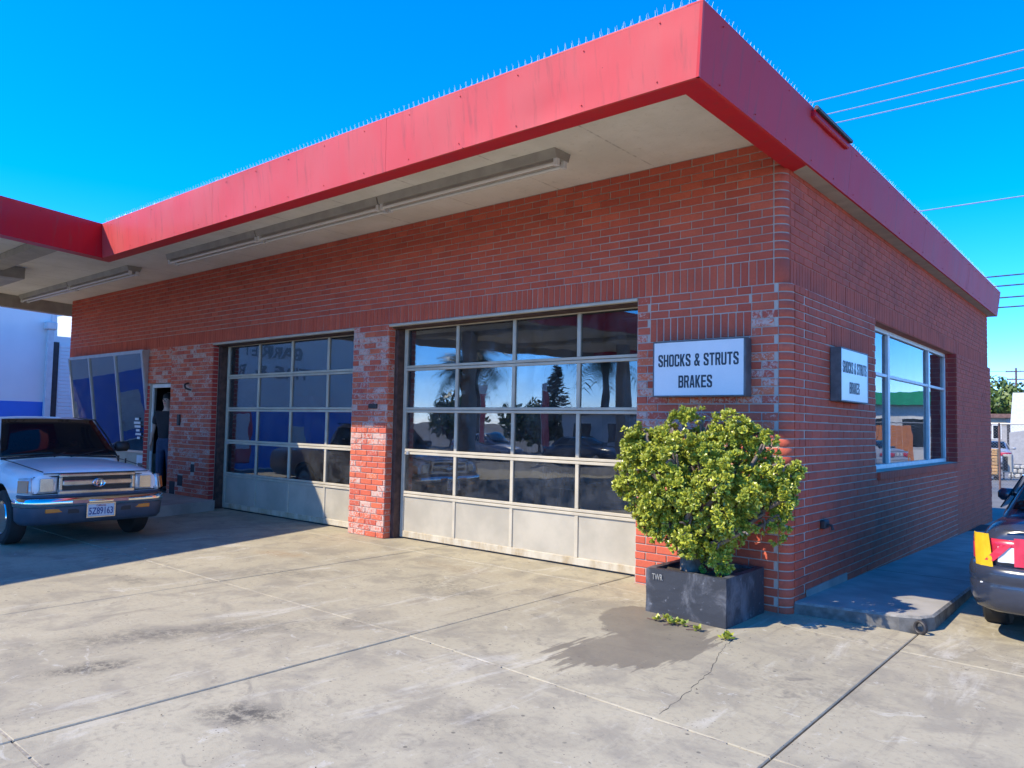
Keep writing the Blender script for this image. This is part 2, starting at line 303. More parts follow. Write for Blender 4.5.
class MB:
    def __init__(s): s.V = []; s.F = []; s.R = []; s.S = []; s.mi = []; s.cur = 0; s.r = 0.; s.st = .5
    def add(s, V, F):
        b = len(s.V); s.V += [Vector(v) for v in V]
        for f in F: s.F.append([i+b for i in f]); s.R.append(s.r); s.S.append(s.st); s.mi.append(s.cur)
        return s
    def box(s, a, b, bev=0., M=None):
        x0, y0, z0 = [min(p, q) for p, q in zip(a, b)]; x1, y1, z1 = [max(p, q) for p, q in zip(a, b)]
        if bev <= 0:
            V = [(x, y, z) for x in (x0, x1) for y in (y0, y1) for z in (z0, z1)]
            F = [(0, 1, 3, 2), (4, 6, 7, 5), (0, 4, 5, 1), (2, 3, 7, 6), (0, 2, 6, 4), (1, 5, 7, 3)]
        else:
            bev = min(bev, (x1-x0)*.45, (y1-y0)*.45, (z1-z0)*.45)
            bm = bmesh.new(); bmesh.ops.create_cube(bm, size=1)
            for v in bm.verts: v.co = Vector((x0 if v.co.x < 0 else x1, y0 if v.co.y < 0 else y1, z0 if v.co.z < 0 else z1))
            bmesh.ops.bevel(bm, geom=bm.edges[:], offset=bev, segments=1, affect='EDGES'); bm.verts.index_update()
            V = [v.co.copy() for v in bm.verts]; F = [[v.index for v in f.verts] for f in bm.faces]; bm.free()
        if M is not None: V = [M @ Vector(v) for v in V]
        return s.add(V, F)
    def tube(s, pts, r, n=8, cap=True):
        pts = [Vector(p) for p in pts]; rs = r if isinstance(r, (list, tuple)) else [r]*len(pts); V = []; F = []
        ref = None
        for i, p in enumerate(pts):
            t = (pts[min(i+1, len(pts)-1)]-pts[max(i-1, 0)]).normalized()
            if ref is None: ref = Vector((0, 0, 1)) if abs(t.z) < .9 else Vector((1, 0, 0))
            a = t.cross(ref).normalized(); b = t.cross(a).normalized(); ref = -b if False else ref
            for k in range(n): V.append(p+(a*cos(2*pi*k/n)+b*sin(2*pi*k/n))*rs[i])
        for i in range(len(pts)-1):
            for k in range(n): F.append((i*n+k, i*n+(k+1) % n, (i+1)*n+(k+1) % n, (i+1)*n+k))
        if cap: F.append(tuple(range(n))[::-1]); F.append(tuple((len(pts)-1)*n+k for k in range(n)))
        return s.add(V, F)
    def prism(s, poly, n, d):   # poly list of 3D points, extruded along vector d
        P = [Vector(p) for p in poly]; D = Vector(d); k = len(P)
        return s.add(P+[p+D for p in P], [tuple(range(k)), tuple(range(2*k-1, k-1, -1))]+[(i, i+k, (i+1) % k+k, (i+1) % k) for i in range(k)])
    def lathe(s, prof, M, n=24):  # prof (r, h) about local z
        V = []; F = []
        for r, h in prof:
            for k in range(n): V.append(M @ Vector((r*cos(2*pi*k/n), r*sin(2*pi*k/n), h)))
        for i in range(len(prof)-1):
            for k in range(n): F.append((i*n+k, i*n+(k+1) % n, (i+1)*n+(k+1) % n, (i+1)*n+k))
        F.append(tuple(range(n))[::-1]); F.append(tuple((len(prof)-1)*n+k for k in range(n)))
        return s.add(V, F)
    def grid(s, P):
        R = len(P); C = len(P[0])
        return s.add([v for r in P for v in r], [(i*C+j, i*C+j+1, (i+1)*C+j+1, (i+1)*C+j) for i in range(R-1) for j in range(C-1)])
    def mesh(s, name, mat, smooth=False, attrs=False):
        m = mesh(name, s.V, s.F, mat, False, s.R if attrs else None, s.S if attrs else None)
        if any(s.mi): m.polygons.foreach_set('material_index', s.mi)
        if smooth:
            m.polygons.foreach_set('use_smooth', [True]*len(m.polygons)); m.set_sharp_from_angle(angle=radians(smooth if smooth is not True else 40))
        return m
    def obj(s, name, mat, parent=None, smooth=False, attrs=False, loc=(0, 0, 0), rot=None): return link(name, s.mesh(name, mat, smooth, attrs), parent, loc, rot)
def box(name, a, b, mat, parent=None, bev=0., M=None): return MB().box(a, b, bev, M).obj(name, mat, parent)
def flat_text(txt, W, H, depth=.003, bold=.0):
    cu = bpy.data.curves.new('t', 'FONT'); cu.body = txt; cu.align_x = 'CENTER'; cu.align_y = 'CENTER'; cu.extrude = .001; cu.offset = bold; cu.resolution_u = 3
    o = bpy.data.objects.new('t', cu); COL.objects.link(o); dg = bpy.context.evaluated_depsgraph_get(); m = bpy.data.meshes.new_from_object(o.evaluated_get(dg))
    V = [v.co.copy() for v in m.vertices]; F = [list(p.vertices) for p in m.polygons]
    bpy.data.objects.remove(o); bpy.data.curves.remove(cu); bpy.data.meshes.remove(m)
    x0 = min(v.x for v in V); x1 = max(v.x for v in V); y0 = min(v.y for v in V); y1 = max(v.y for v in V); z0 = min(v.z for v in V); z1 = max(v.z for v in V)
    V = [Vector(((v.x-(x0+x1)/2)/(x1-x0)*W, (v.y-(y0+y1)/2)/(y1-y0)*H, (v.z-z0)/(z1-z0)*depth)) for v in V]
    return V, F
GL = {'H': [[(0, 0), (.33, 0), (.33, 1), (0, 1)], [(.67, 0), (1, 0), (1, 1), (.67, 1)], [(.33, .42), (.67, .42), (.67, .58), (.33, .58)]],
 'O': [[(0, .12), (.33, .12), (.33, .88), (0, .88)], [(.67, .12), (1, .12), (1, .88), (.67, .88)], [(0, .88), (.33, .88), (.33, .85), (.67, .85), (.67, .88), (1, .88), (.80, 1), (.20, 1)], [(0, .12), (.20, 0), (.80, 0), (1, .12), (.67, .12), (.67, .15), (.33, .15), (.33, .12)]],
 'C': [[(0, .12), (.33, .12), (.33, .88), (0, .88)], [(0, .88), (.33, .88), (.33, .85), (.67, .85), (.67, .63), (1, .63), (1, .88), (.80, 1), (.20, 1)], [(0, .12), (.20, 0), (.80, 0), (1, .12), (1, .37), (.67, .37), (.67, .15), (.33, .15), (.33, .12)]],
 'K': [[(0, 0), (.33, 0), (.33, 1), (0, 1)], [(.33, .40), (.63, 0), (1, 0), (.60, .52), (1, 1), (.64, 1), (.33, .62)]],
 'S': [[(0, .32), (.33, .32), (.33, .15), (.67, .15), (.67, .30), (0, .56), (0, .88), (.20, 1), (.80, 1), (1, .88), (1, .68), (.67, .68), (.67, .85), (.33, .85), (.33, .70), (1, .44), (1, .12), (.80, 0), (.20, 0), (0, .12)]],
 'T': [[(0, 1), (0, .84), (.33, .84), (.33, 0), (.67, 0), (.67, .84), (1, .84), (1, 1)]],
 'R': [[(0, 0), (.33, 0), (.33, 1), (0, 1)], [(.33, .84), (.67, .84), (.67, .58), (.33, .58), (.33, .43), (.5, .43), (.67, 0), (1, 0), (.84, .47), (1, .58), (1, .88), (.82, 1), (.33, 1)]],
 'U': [[(0, 1), (0, .12), (.20, 0), (.80, 0), (1, .12), (1, 1), (.67, 1), (.67, .15), (.33, .15), (.33, 1)]],
 'B': [[(0, 0), (.33, 0), (.33, 1), (0, 1)], [(.33, .84), (.67, .84), (.67, .58), (.33, .58), (.33, .43), (.67, .43), (.67, .15), (.33, .15), (.33, 0), (.82, 0), (1, .12), (1, .42), (.9, .5), (1, .58), (1, .88), (.82, 1), (.33, 1)]],
 'A': [[(0, 0), (.32, 0), (.37, .2), (.5, .2), (.5, .35), (.41, .35), (.5, .78), (.5, 1), (.28, 1)], [(1, 0), (.68, 0), (.63, .2), (.5, .2), (.5, .35), (.59, .35), (.5, .78), (.5, 1), (.72, 1)]],
 'E': [[(0, 0), (1, 0), (1, .16), (.36, .16), (.36, .43), (.9, .43), (.9, .58), (.36, .58), (.36, .84), (1, .84), (1, 1), (0, 1)]],
 '&': [[(1, 0), (.68, 0), (.15, .72), (.15, .9), (.32, 1), (.5, 1), (.5, .87), (.44, .85), (.44, .74)], [(.5, 1), (.68, 1), (.85, .9), (.85, .70), (.56, .50), (.48, .62), (.58, .72), (.57, .86), (.5, .87)], [(.30, .54), (0, .36), (0, .12), (.18, 0), (.5, 0), (.60, .10), (.50, .22), (.42, .14), (.30, .16), (.30, .30), (.40, .40)], [(.72, .22), (.83, .10), (1, .40), (.78, .42)]]}
def block_letters(name, txt, o, u, v, W, H, mat, parent):
    M = frame_mat(o, u, v); b = MB(); wd = [.45 if c == ' ' else 1.15 if c == '&' else 1. for c in txt]; gp = .13; tot = sum(wd)+gp*(len(txt)-1); k = W/tot; x = -W/2
    for c, w_ in zip(txt, wd):
        for i, poly in enumerate(GL.get(c, [])):
            b.add([M @ Vector((x+p[0]*w_*k, (p[1]-.5)*H, .0015+.0003*i)) for p in poly], [tuple(range(len(poly)))])
        x += (w_+gp)*k
    bm = bmesh.new(); m = b.mesh(name, mat); bm.from_mesh(m); bmesh.ops.triangulate(bm, faces=bm.faces[:]); bm.to_mesh(m); bm.free()
    return link(name, m, parent)
def frame_mat(o, u, v):   # local x->u, y->v, z->normal
    u = Vector(u).normalized(); v = Vector(v).normalized(); n = u.cross(v); o = Vector(o)
    return Matrix(((u.x, v.x, n.x, o.x), (u.y, v.y, n.y, o.y), (u.z, v.z, n.z, o.z), (0, 0, 0, 1)))
def lettering(name, txt, o, u, v, W, H, mat, parent, bold=0.):
    V, F = flat_text(txt, W, H, .003, bold); M = frame_mat(o, u, v); b = MB(); b.add([M @ p for p in V], F); return b.obj(name, mat, parent)
def bezier(pts, n=6):     # catmull-rom through points
    P = [Vector(p) for p in pts]; P = [P[0]]+P+[P[-1]]; out = []
    for i in range(1, len(P)-2):
        for k in range(n):
            t = k/n; a, b, c, d = P[i-1:i+3]
            out.append(.5*((2*b)+(c-a)*t+(2*a-5*b+4*c-d)*t*t+(3*b-a-3*c+d)*t**3))
    out.append(P[-2]); return out

# ------------------------------------------------------------------ setting: ground
def gz(x):
    xs = [-40, -1.6, 1.06, 3.72, 6.4, 40]; zs = [0.0, 0.0, -.09, -.14, -.17, -.19]
    for i in range(5):
        if xs[i] <= x <= xs[i+1]: return zs[i]+(zs[i+1]-zs[i])*(x-xs[i])/(xs[i+1]-xs[i])
    return 0
far = tag(link('ground', MB().grid([[Vector((x, y, -.36)) for x in (-3000, 3000)] for y in (-3000, 3000)]).mesh('ground', 'asphalt')), kind='structure')
fore = tag(MB().grid([[Vector((x, y, gz(x)-.05)) for x in (-17.5, -9.6, -1.6, 1.06, 3.72, 6.4, 9.1)] for y in (-13, -.02, 9.7)]).obj('forecourt', 'joint_dark'), kind='structure')
xj = [-17.6, -14.94, -12.27, -9.6, -6.95, -4.27, -1.6, 1.09, 3.72, 6.4, 9.1]
yj = [-13.0, -10.45, -7.92, -5.39, -2.87, -.36]
rs = random.Random(3)
def slab(x0, x1, y0, y1):
    g0 = .0052; N = 1; top = [(x0+g0, y0+g0*.7), (x1-g0, y0+g0*.7), (x1-g0, y1-g0*.7), (x0+g0, y1-g0*.7)]; b = .006
    ins = [(x0+g0+b, y0+g0*.7+b), (x1-g0-b, y0+g0*.7+b), (x1-g0-b, y1-g0*.7-b), (x0+g0+b, y1-g0*.7-b)]
    dz = rs.uniform(-.002, .002); m = MB()
    V = [(x, y, gz(x)-.12+dz) for x, y in top]+[(x, y, gz(x)-b+dz) for x, y in top]+[(x, y, gz(x)+dz) for x, y in ins]
    F = [(4, 5, 9, 8), (5, 6, 10, 9), (6, 7, 11, 10), (7, 4, 8, 11), (8, 9, 10, 11)]+[(i, (i+1) % 4, (i+1) % 4+4, i+4) for i in range(4)]
    m.add(V, F); m.obj('slab', 'concrete', fore)
for i in range(len(xj)-1):
    for j in range(len(yj)-1):
        slab(xj[i], xj[i+1], yj[j], yj[j+1])
    if xj[i] < 1:
        slab(xj[i], xj[i+1], yj[-1], .26)
for i in range(7, len(xj)-1):
    for y0, y1 in ((-.36, 2.3), (2.3, 4.9), (4.9, 7.4), (7.4, 9.9)): slab(xj[i], xj[i+1], y0, y1)
# pale filler strips in the joints that run along the wall
for y in yj[1:-1]:
    m = MB(); 
    for i in range(len(xj)-1):
        x0, x1 = xj[i]+.012, xj[i+1]-.012; k = 12
        for q in range(k):
            a = x0+(x1-x0)*q/k; b_ = x0+(x1-x0)*(q+1)/k
            if rs.random() < .12: continue
            m.box((a, y-.0068, gz(a)-.03), (b_, y+.0068, (gz(a)+gz(b_))/2-.004+rs.uniform(-.003, .002)))
    m.obj('joint_filler', 'joint_lite', fore)
# cracks in the slabs
def crack(pts, wd):
    m = MB(); P = []; r_ = random.Random(5)
    for i in range(len(pts)-1):
        for k in range(9):
            t = k/9; x = pts[i][0]+(pts[i+1][0]-pts[i][0])*t+r_.uniform(-.010, .010); y = pts[i][1]+(pts[i+1][1]-pts[i][1])*t; P.append((x, y))
    for (a, b), (c, d) in zip(P, P[1:]):
        ww = wd*r_.uniform(.4, 1.2); z = max(gz(a), gz(c))+.003
        m.add([(a-ww, b, z), (a+ww, b, z), (c+ww, d, z), (c-ww, d, z)], [(0, 1, 2, 3)])
    m.obj('crack', 'joint_dark', fore)
crack([(.08, -1.0), (.142, -1.372), (.291, -1.852), (.371, -2.327), (.423, -2.86)], .0019)
# raised walk along the right wall, with kerb
walk = []
def wz(y): return .045-.0185*y
out = [(.142, .10), (.95, .26), (1.10, .34), (1.165, .5), (1.15, 2.4), (1.10, 5.0), (1.02, 11.0), (.142, 11.0)]
wk = MB(); n = len(out)
cx, cy = .5, 4
ins = [(x+(-.018 if x > .2 else 0), y+(.018 if y < .4 else 0)) for x, y in out]
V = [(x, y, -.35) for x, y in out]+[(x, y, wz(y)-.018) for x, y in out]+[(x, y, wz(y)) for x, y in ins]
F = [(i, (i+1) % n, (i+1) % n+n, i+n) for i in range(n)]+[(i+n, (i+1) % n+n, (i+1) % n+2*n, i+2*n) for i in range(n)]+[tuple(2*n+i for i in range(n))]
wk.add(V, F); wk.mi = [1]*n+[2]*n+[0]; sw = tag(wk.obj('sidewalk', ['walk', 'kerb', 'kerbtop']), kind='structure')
for y in (2.6, 5.2, 7.8):
    MB().add([(.16, y, wz(y)+.003), (1.1, y, wz(y)+.003), (1.1, y+.012, wz(y)+.003), (.16, y+.012, wz(y)+.003)], [(0, 1, 2, 3)]).obj('joint', 'joint_dark', sw)
m = MB(); M = frame_mat((1.12, .30, .0), (1, -.45, 0), (0, 0, 1)); R_, r_ = .046, .013
V = []; F = []
for a in range(20):
    for b_ in range(8):
        V.append(M @ Vector(((R_+r_*cos(2*pi*b_/8))*cos(2*pi*a/20), (R_+r_*cos(2*pi*b_/8))*sin(2*pi*a/20)-.035, r_*sin(2*pi*b_/8)*1.6+.03)))
        F.append((a*8+b_, a*8+(b_+1) % 8, ((a+1) % 20)*8+(b_+1) % 8, ((a+1) % 20)*8+b_))
m.add(V, F); tag(m.obj('drain_pipe', 'iron', None, True), 'dark round pipe end sticking out of the kerb corner beside the blue sedan', 'drain pipe')
# raised step in front of the office
SK = Vector((.276, -.961, 0)); 
st = MB(); e0 = Vector((-9.62, -.02, 0)); e1 = e0+SK*1.75
st.prism([(-16.3, -.02, .17), (e0.x, e0.y, .17), (e1.x, e1.y, .17), (-16.3, e1.y, .17)], None, (0, 0, -.3)); tag(st.obj('step', 'walk'), kind='structure')
# asphalt lot behind, street
lot = tag(MB().grid([[Vector((x, y, -.22 if y > 10 else -.25)) for x in (-60, 12, 60)] for y in (9.9, 27, 70)]).obj('back_lot', 'asphalt'), kind='structure')
street = tag(MB().grid([[Vector((x, y, -.30)) for x in (-80, 60)] for y in (-27, -13.0)]).obj('street', 'street'), kind='structure')

# ------------------------------------------------------------------ the garage building
BG = thing('brick_garage', 'red brick service garage with two glazed bay doors under a red flat canopy roof', 'garage')
C_ = .0777; BL = .236
BR = []   # (u-frame, origin, length, height, kind, stain, proud)
VARS = 6
def brick_geo(L, H, D=.05, c=.004, seed=0):
    r = random.Random(seed); j = lambda: r.uniform(-.0016, .0016)
    a, h = L/2, H/2
    V = [(-a, D, -h), (a, D, -h), (a, D, h), (-a, D, h)]
    V += [(-a+j(), c, -h+j()), (a+j(), c, -h+j()), (a+j(), c, h+j()), (-a+j(), c, h+j())]
    V += [(-a+c, 0, -h+c), (a-c, 0, -h+c), (a-c, 0, h-c), (-a+c, 0, h-c)]
    F = [(8, 9, 10, 11), (4, 5, 9, 8), (5, 6, 10, 9), (6, 7, 11, 10), (7, 4, 8, 11), (0, 1, 5, 4), (1, 2, 6, 5), (2, 3, 7, 6), (3, 0, 4, 7)]
    return V, F
def add_brick(face, x, y, z, L, H, kind):   # face 'F' (front, -Y) or 'R' (faces +X); x,y,z centre of outer face
    BR.append((face, x, y, z, L, H, kind))
MJ = .011
def courses(face, plane, u0, u1, z0, z1, kind, holes=(), off=0, k0=None, stainfn=None):
    nrow = int(round((z1-z0)/C_))
    for r in range(nrow):
        zc = z0+(r+.5)*C_
        k = r+off
        iv = [(u0, u1)]
        for (a, b, c, d) in holes:
            if c-.02 < zc < d+.02:
                nv = []
                for p, q in iv:
                    if b <= p or a >= q: nv.append((p, q)); continue
                    if a > p: nv.append((p, a))
                    if b < q: nv.append((b, q))
                iv = nv
        for p, q in iv:
            i = math.floor((p-(k % 2)*BL/2)/BL)
            while True:
                a = i*BL+(k % 2)*BL/2; b = a+BL; i += 1
                if a >= q-.001: break
                a = max(a, p); b = min(b, q)
                if b-a < .04: continue
                uc = (a+b)/2; kd = kind(uc, zc) if callable(kind) else kind
                L = b-a-MJ; H = C_-MJ
                if face == 'F': add_brick('F', uc, plane, zc, L, H, kd)
                else: add_brick('R', plane, uc, zc, L, H, kd)
def soldiers(face, plane, u0, u1, z0, z1, kind):
    n = int(round((u1-u0)/C_)); p = (u1-u0)/n
    for i in range(n):
        uc = u0+(i+.5)*p
        if face == 'F': add_brick('F', uc, plane, (z0+z1)/2, p-MJ, z1-z0-MJ, kind)
        else: add_brick('R', plane, uc, (z0+z1)/2, p-MJ, z1-z0-MJ, kind)
ZS = 37*C_; ZT = 40*C_; ZW = ZT+14*C_     # soldier band and wall top
# front wall
courses('F', 0, -16.38, -.01, ZT, ZW, 'brick')
soldiers('F', 0, -16.38, -.01, ZS, ZT, 'brick')
def kc(u, z):
    if z > 1.9: return ('used' if z < 2.6 else 'usedlite') if (u < -1.28 or u > -.2) else 'brick'
    return 'usedlite' if z > 1.2 else 'brick'
courses('F', 0, -1.42, .035, -2*C_, 0, 'brick')
courses('F', 0, -1.42, .035, 0, ZS, kc, [(-1.27, -.215, ZS-6*C_-.001, ZS)])
courses('F', .002, -1.27, -.215, ZS-3*C_, ZS, 'brick', off=1)
soldiers('F', .002, -1.27, -.215, ZS-6*C_, ZS-3*C_, 'brick')
courses('F', 0, -6.03, -5.27, 0, ZS, 'used')
courses('F', 0, -11.43, -9.92, .17-.17+2*C_, ZS, lambda u, z: 'usedlite' if (z < 1.9 or u > -10.2) else 'used', [(-11.02, -10.83, .33, .52), (-11.32, -11.12, 2*C_, .40), (-10.55, -10.42, .60, .74)])
courses('F', 0, -12.46, -11.43, 2.21, ZS+.02, 'used')
courses('F', 0, -12.46, -12.28, 2*C_, 2.21, 'bright')
# returns of the bay openings (face +X) and corner
courses('R', -5.27, .012, .072+.05, 0, ZS, 'usedlite'); courses('R', -9.92, .012, .115, 2*C_, ZS, 'bright')
# right wall: upper x=.10, lower x=.14
XU, XL = .10, .14
courses('R', XU, .12, 10.98, ZT, ZW-3*C_, 'maroon'); soldiers('R', XU, .12, 10.98, ZS, ZT, 'maroon')
def kr(u, z): return 'maroon'
WY0, WY1, WZ0, WZ1 = 2.75, 7.55, 14*C_, ZS
courses('R', XL, .40, 11.0, -2*C_, ZS, kr, [(WY0, WY1, WZ0, WZ1), (1.0, 2.62, ZS-6*C_-.001, ZS-3*C_)], off=0)
soldiers('R', XL, 1.0, 2.62, ZS-6*C_, ZS-3*C_, 'maroon')
courses('R', XL+.004, .115, .385, 0, ZS, 'maroon')
# far jamb of the window faces -Y
courses('F', WY1, XL-.20, XL, WZ0, WZ1, 'bright')
# soldier sill
# --- emit bricks
def vis_size(b):
    face, x, y, z, L, H, k = b; p = Vector((x, y, z)); d = p-CAMPOS; n = Vector((0, -1, 0)) if face == 'F' else Vector((1, 0, 0))
    c = -d.normalized().dot(n)
    if c <= 0: return 0
    q = Vector((d.dot(r2), d.dot(u2), d.dot(fw)))
    if q.z < .1 or abs(q.x/q.z*758) > 512 or abs(q.y/q.z*758) > 384: return 0
    if z > 3.95 and face == 'F' and x > -.5: return 0
    if -1.05 < x < -.3 and 1.87 < z < 2.38 and face == 'F': return 0       # behind the sign box
    if -1.15 < x < .02 and z < 1.45 and face == 'F': return 0                 # behind the jade bush
    return L*H*c/d.length**2
order = sorted(range(len(BR)), key=lambda i: -vis_size(BR[i]))
top = set(order[:288])
front = MB(); right = MB(); brs = random.Random(11); cache = {}
# wall bodies (mortar)
fm = MB(); Y0 = .009; Y1 = .28
fm.box((-16.38, Y0, ZS), (0.0, Y1, 4.35))
fm.box((-1.42, Y0, -.3), (.035, Y1, ZS)); fm.box((-6.03, Y0, -.3), (-5.28, Y1, ZS)); fm.box((-11.43, Y0, -.3), (-9.93, Y1, ZS))
fm.box((-12.46, Y0, 2.21), (-11.43, Y1, ZS)); fm.box((-12.46, Y0, -.3), (-12.28, .085, 2.21))
fw_ = fm.obj('front_wall', 'mortar', BG)
box('bulkhead', (-16.38, .13, -.3), (-12.461, .27, .845), 'tan', BG)
# upper right wall is painted over; lower right wall has grey joints near the corner
rm = MB(); xi = -.12
rm.box((xi, .1, ZS), (XU-.008, 10.98, 4.35)); rw = rm.obj('right_wall', 'mortar_red', BG)
rm = MB(); X_ = XL-.009
rm.box((xi, .1, -.4), (X_, WY0, ZS)); rm.box((xi, WY0, -.4), (X_, WY1+.02, WZ0)); lw = rm.obj('right_wall_base', 'mortar', BG)
rm = MB(); rm.box((xi, WY1+.009, WZ0), (X_, 11.0, ZS)); rm.box((xi, WY1+.02, -.4), (X_, 11.0, WZ0)); rm.obj('right_wall_end', 'mortar_red', BG)
kinds = sorted({b[6] for b in BR})
stuffb = {('F', k): MB() for k in kinds}; stuffb.update({('R', k): MB() for k in kinds})
def bvar(L, H, kind, v, rv, sv):
    key = (round(L, 3), round(H, 3), kind, v)
    if key not in cache:
        V, F = brick_geo(L, H, seed=v); cache[key] = mesh('brick', V, F, kind, False, [rv]*len(F), [sv]*len(F))
    return cache[key]
vr = [(.05, .2), (.3, .9), (.5, .45), (.7, .7), (.85, .1), (1., .55)]
for i, b in enumerate(BR):
    face, x, y, z, L, H, k = b; R4 = Matrix.Identity(4) if face == 'F' else Matrix.Rotation(pi/2, 4, 'Z')
    out_ = brs.uniform(0, .0035); v = brs.randrange(VARS)
    px, py = (x, y-out_+.0015) if face == 'F' else (x+out_-.0015, y)
    if i in top:
        o = link('brick', bvar(L, H, k, v, *vr[v]), fw_ if face == 'F' else (lw if z < ZS else rw), (px, py, z))
        if face == 'R': o.rotation_euler = (0, 0, pi/2)
    else:
        s = stuffb[(face, k)]; s.r = brs.random(); s.st = brs.random(); V, F = brick_geo(L, H, seed=v)
        T = Matrix.Translation((px, py, z)) @ R4; s.add([T @ Vector(q) for q in V], F)
for (face, k), s in stuffb.items():
    if s.V: tag(s.obj('bricks', k, fw_ if face == 'F' else rw, attrs=True), kind='stuff')
# bullnose corner bricks
def bull(cx_, cy_, r, z, H, kind, rv, a0=-pi/2, a1=0, n=5):
    V = []; F = []; c = .004
    for zz, rr in ((z-H/2, r-c), (z-H/2+c, r), (z+H/2-c, r), (z+H/2, r-c)):
        for k in range(n+1):
            a = a0+(a1-a0)*k/n; V.append((cx_+rr*cos(a), cy_+rr*sin(a), zz))
    for i in range(3):
        for k in range(n): F.append((i*(n+1)+k, i*(n+1)+k+1, (i+1)*(n+1)+k+1, (i+1)*(n+1)+k))
    return mesh('corner_brick', V, F, kind, 50, [rv]*len(F), [brs.random()]*len(F))
zc = 0
cm = MB()
for z0_, z1_, cx_, r in ((-.2, ZS, .04, .091), (ZS, 4.1, 0., .092)):
    cm.prism([(cx_+r*cos(a), .1+r*sin(a), z0_) for a in [-pi/2+pi/2*k/5 for k in range(6)]]+[(cx_-.01, .1, z0_)], None, (0, 0, z1_-z0_))
cm.obj('corner_mortar', 'mortar', BG)
for r in range(-2, 37):
    link('corner_brick', bull(.04, .1, .1, (r+.5)*C_, C_-MJ, 'brick', brs.random()), fw_)
link('corner_brick', bull(.0, .1, .1, ZS+1.5*C_, 3*C_-MJ, 'brick', .6), fw_)
for r in range(12):
    link('corner_brick', bull(.0, .1, .1, ZT+(r+.5)*C_, C_-MJ, 'brick', brs.random()), fw_)
# window sill: rowlock bricks
for i in range(62):
    y = WY0+.04+i*(WY1-WY0-.02)/62
    m = MB(); m.r = brs.random(); m.box((XL-.20, y, WZ0-C_-.012), (XL+.035, y+.066, WZ0-.004), .004)
    if i == 0: smesh = [m.mesh('sill_brick', 'maroon', attrs=True)]
    link('sill_brick', smesh[0], lw, (0, y-WY0-.04, 0))
# other walls of the building shell
box('back_wall', (-16.38, 10.7, -.3), (-.13, 10.95, 4.35), 'inwall', BG); box('left_wall', (-16.38, .29, -.3), (-16.15, 10.69, 4.35), 'maroon', BG)
box('partition', (-11.0, .60, 0), (-10.86, 10.69, 4.2), 'inwall', BG)
box('interior_floor', (-16.1, .27, -.1), (-.13, 10.69, .012), 'infloor', BG); box('interior_ceiling', (-16.1, .29, 3.9), (-.13, 10.69, 3.95), 'inwall', BG)
box('footing', (.142, .40, -.1), (.150, 1.6, .10), 'walk', BG)
# small fixtures on walls
box('wall_bracket', (-5.63, -.03, 1.735), (-5.46, .004, 1.80), 'iron', BG, .008)
for x0, x1, z0, z1 in ((-11.02, -10.83, .33, .52), (-11.32, -11.12, 2*C_, .40), (-10.55, -10.42, .60, .74)): box('vent', (x0, .002, z0), (x1, .012, z1), 'dark', BG)
box('switch_box', (-11.06, -.04, 1.42), (-10.98, .0, 1.62), 'iron', BG, .008)
m = MB(); m.tube(bezier([(-10.75, 0, 2.19), (-10.70, -.09, 2.16), (-10.58, -.13, 2.09), (-10.52, -.06, 2.06)]), .017, 7); m.obj('hook', 'iron', BG, True)
m = MB(); m.box((XL, .78, .62), (XL+.05, .92, .70), .01); m.tube([(XL+.02, .85, .66), (XL+.09, .85, .65), (XL+.1, .85, .61)], .015, 7); m.obj('hose_tap', 'iron', BG)

# ------------------------------------------------------------------ roof, canopy, fascia
ZF, ZTOP, ZSOF = 3.93, 4.42, 4.2
E_ = Vector((-9.40, -2.09)); D_ = Vector((-17.15, .0)); d2 = Vector((.276, -.961))
O = [Vector((.285, -2.09)), Vector((.245, 11.2)), Vector((-17.1, 11.2)), D_.copy(), D_+d2*16.0, E_+d2*13.8, E_.copy()]
def offs(P, dist):
    n = len(P); R = []
    for i in range(n):
        a = (P[i]-P[i-1]).normalized(); b = (P[(i+1) % n]-P[i]).normalized()
        na = Vector((a.y, -a.x)); nb = Vector((b.y, -b.x)); m_ = (na+nb)/(1+na.dot(nb)); R.append(P[i]+m_*dist)
    return R
T_ = offs(O, .055); L_ = offs(O, -.2); I_ = offs(O, -.0225)
roof = MB(); roof.prism([(p.x, p.y, 4.36) for p in offs(O, -.01)], None, (0, 0, .03)); rf = roof.obj('roof', 'soffit', BG)
names = ['right', 'back', 'left', 'canopy_left', 'canopy_end', 'canopy_right', 'front']
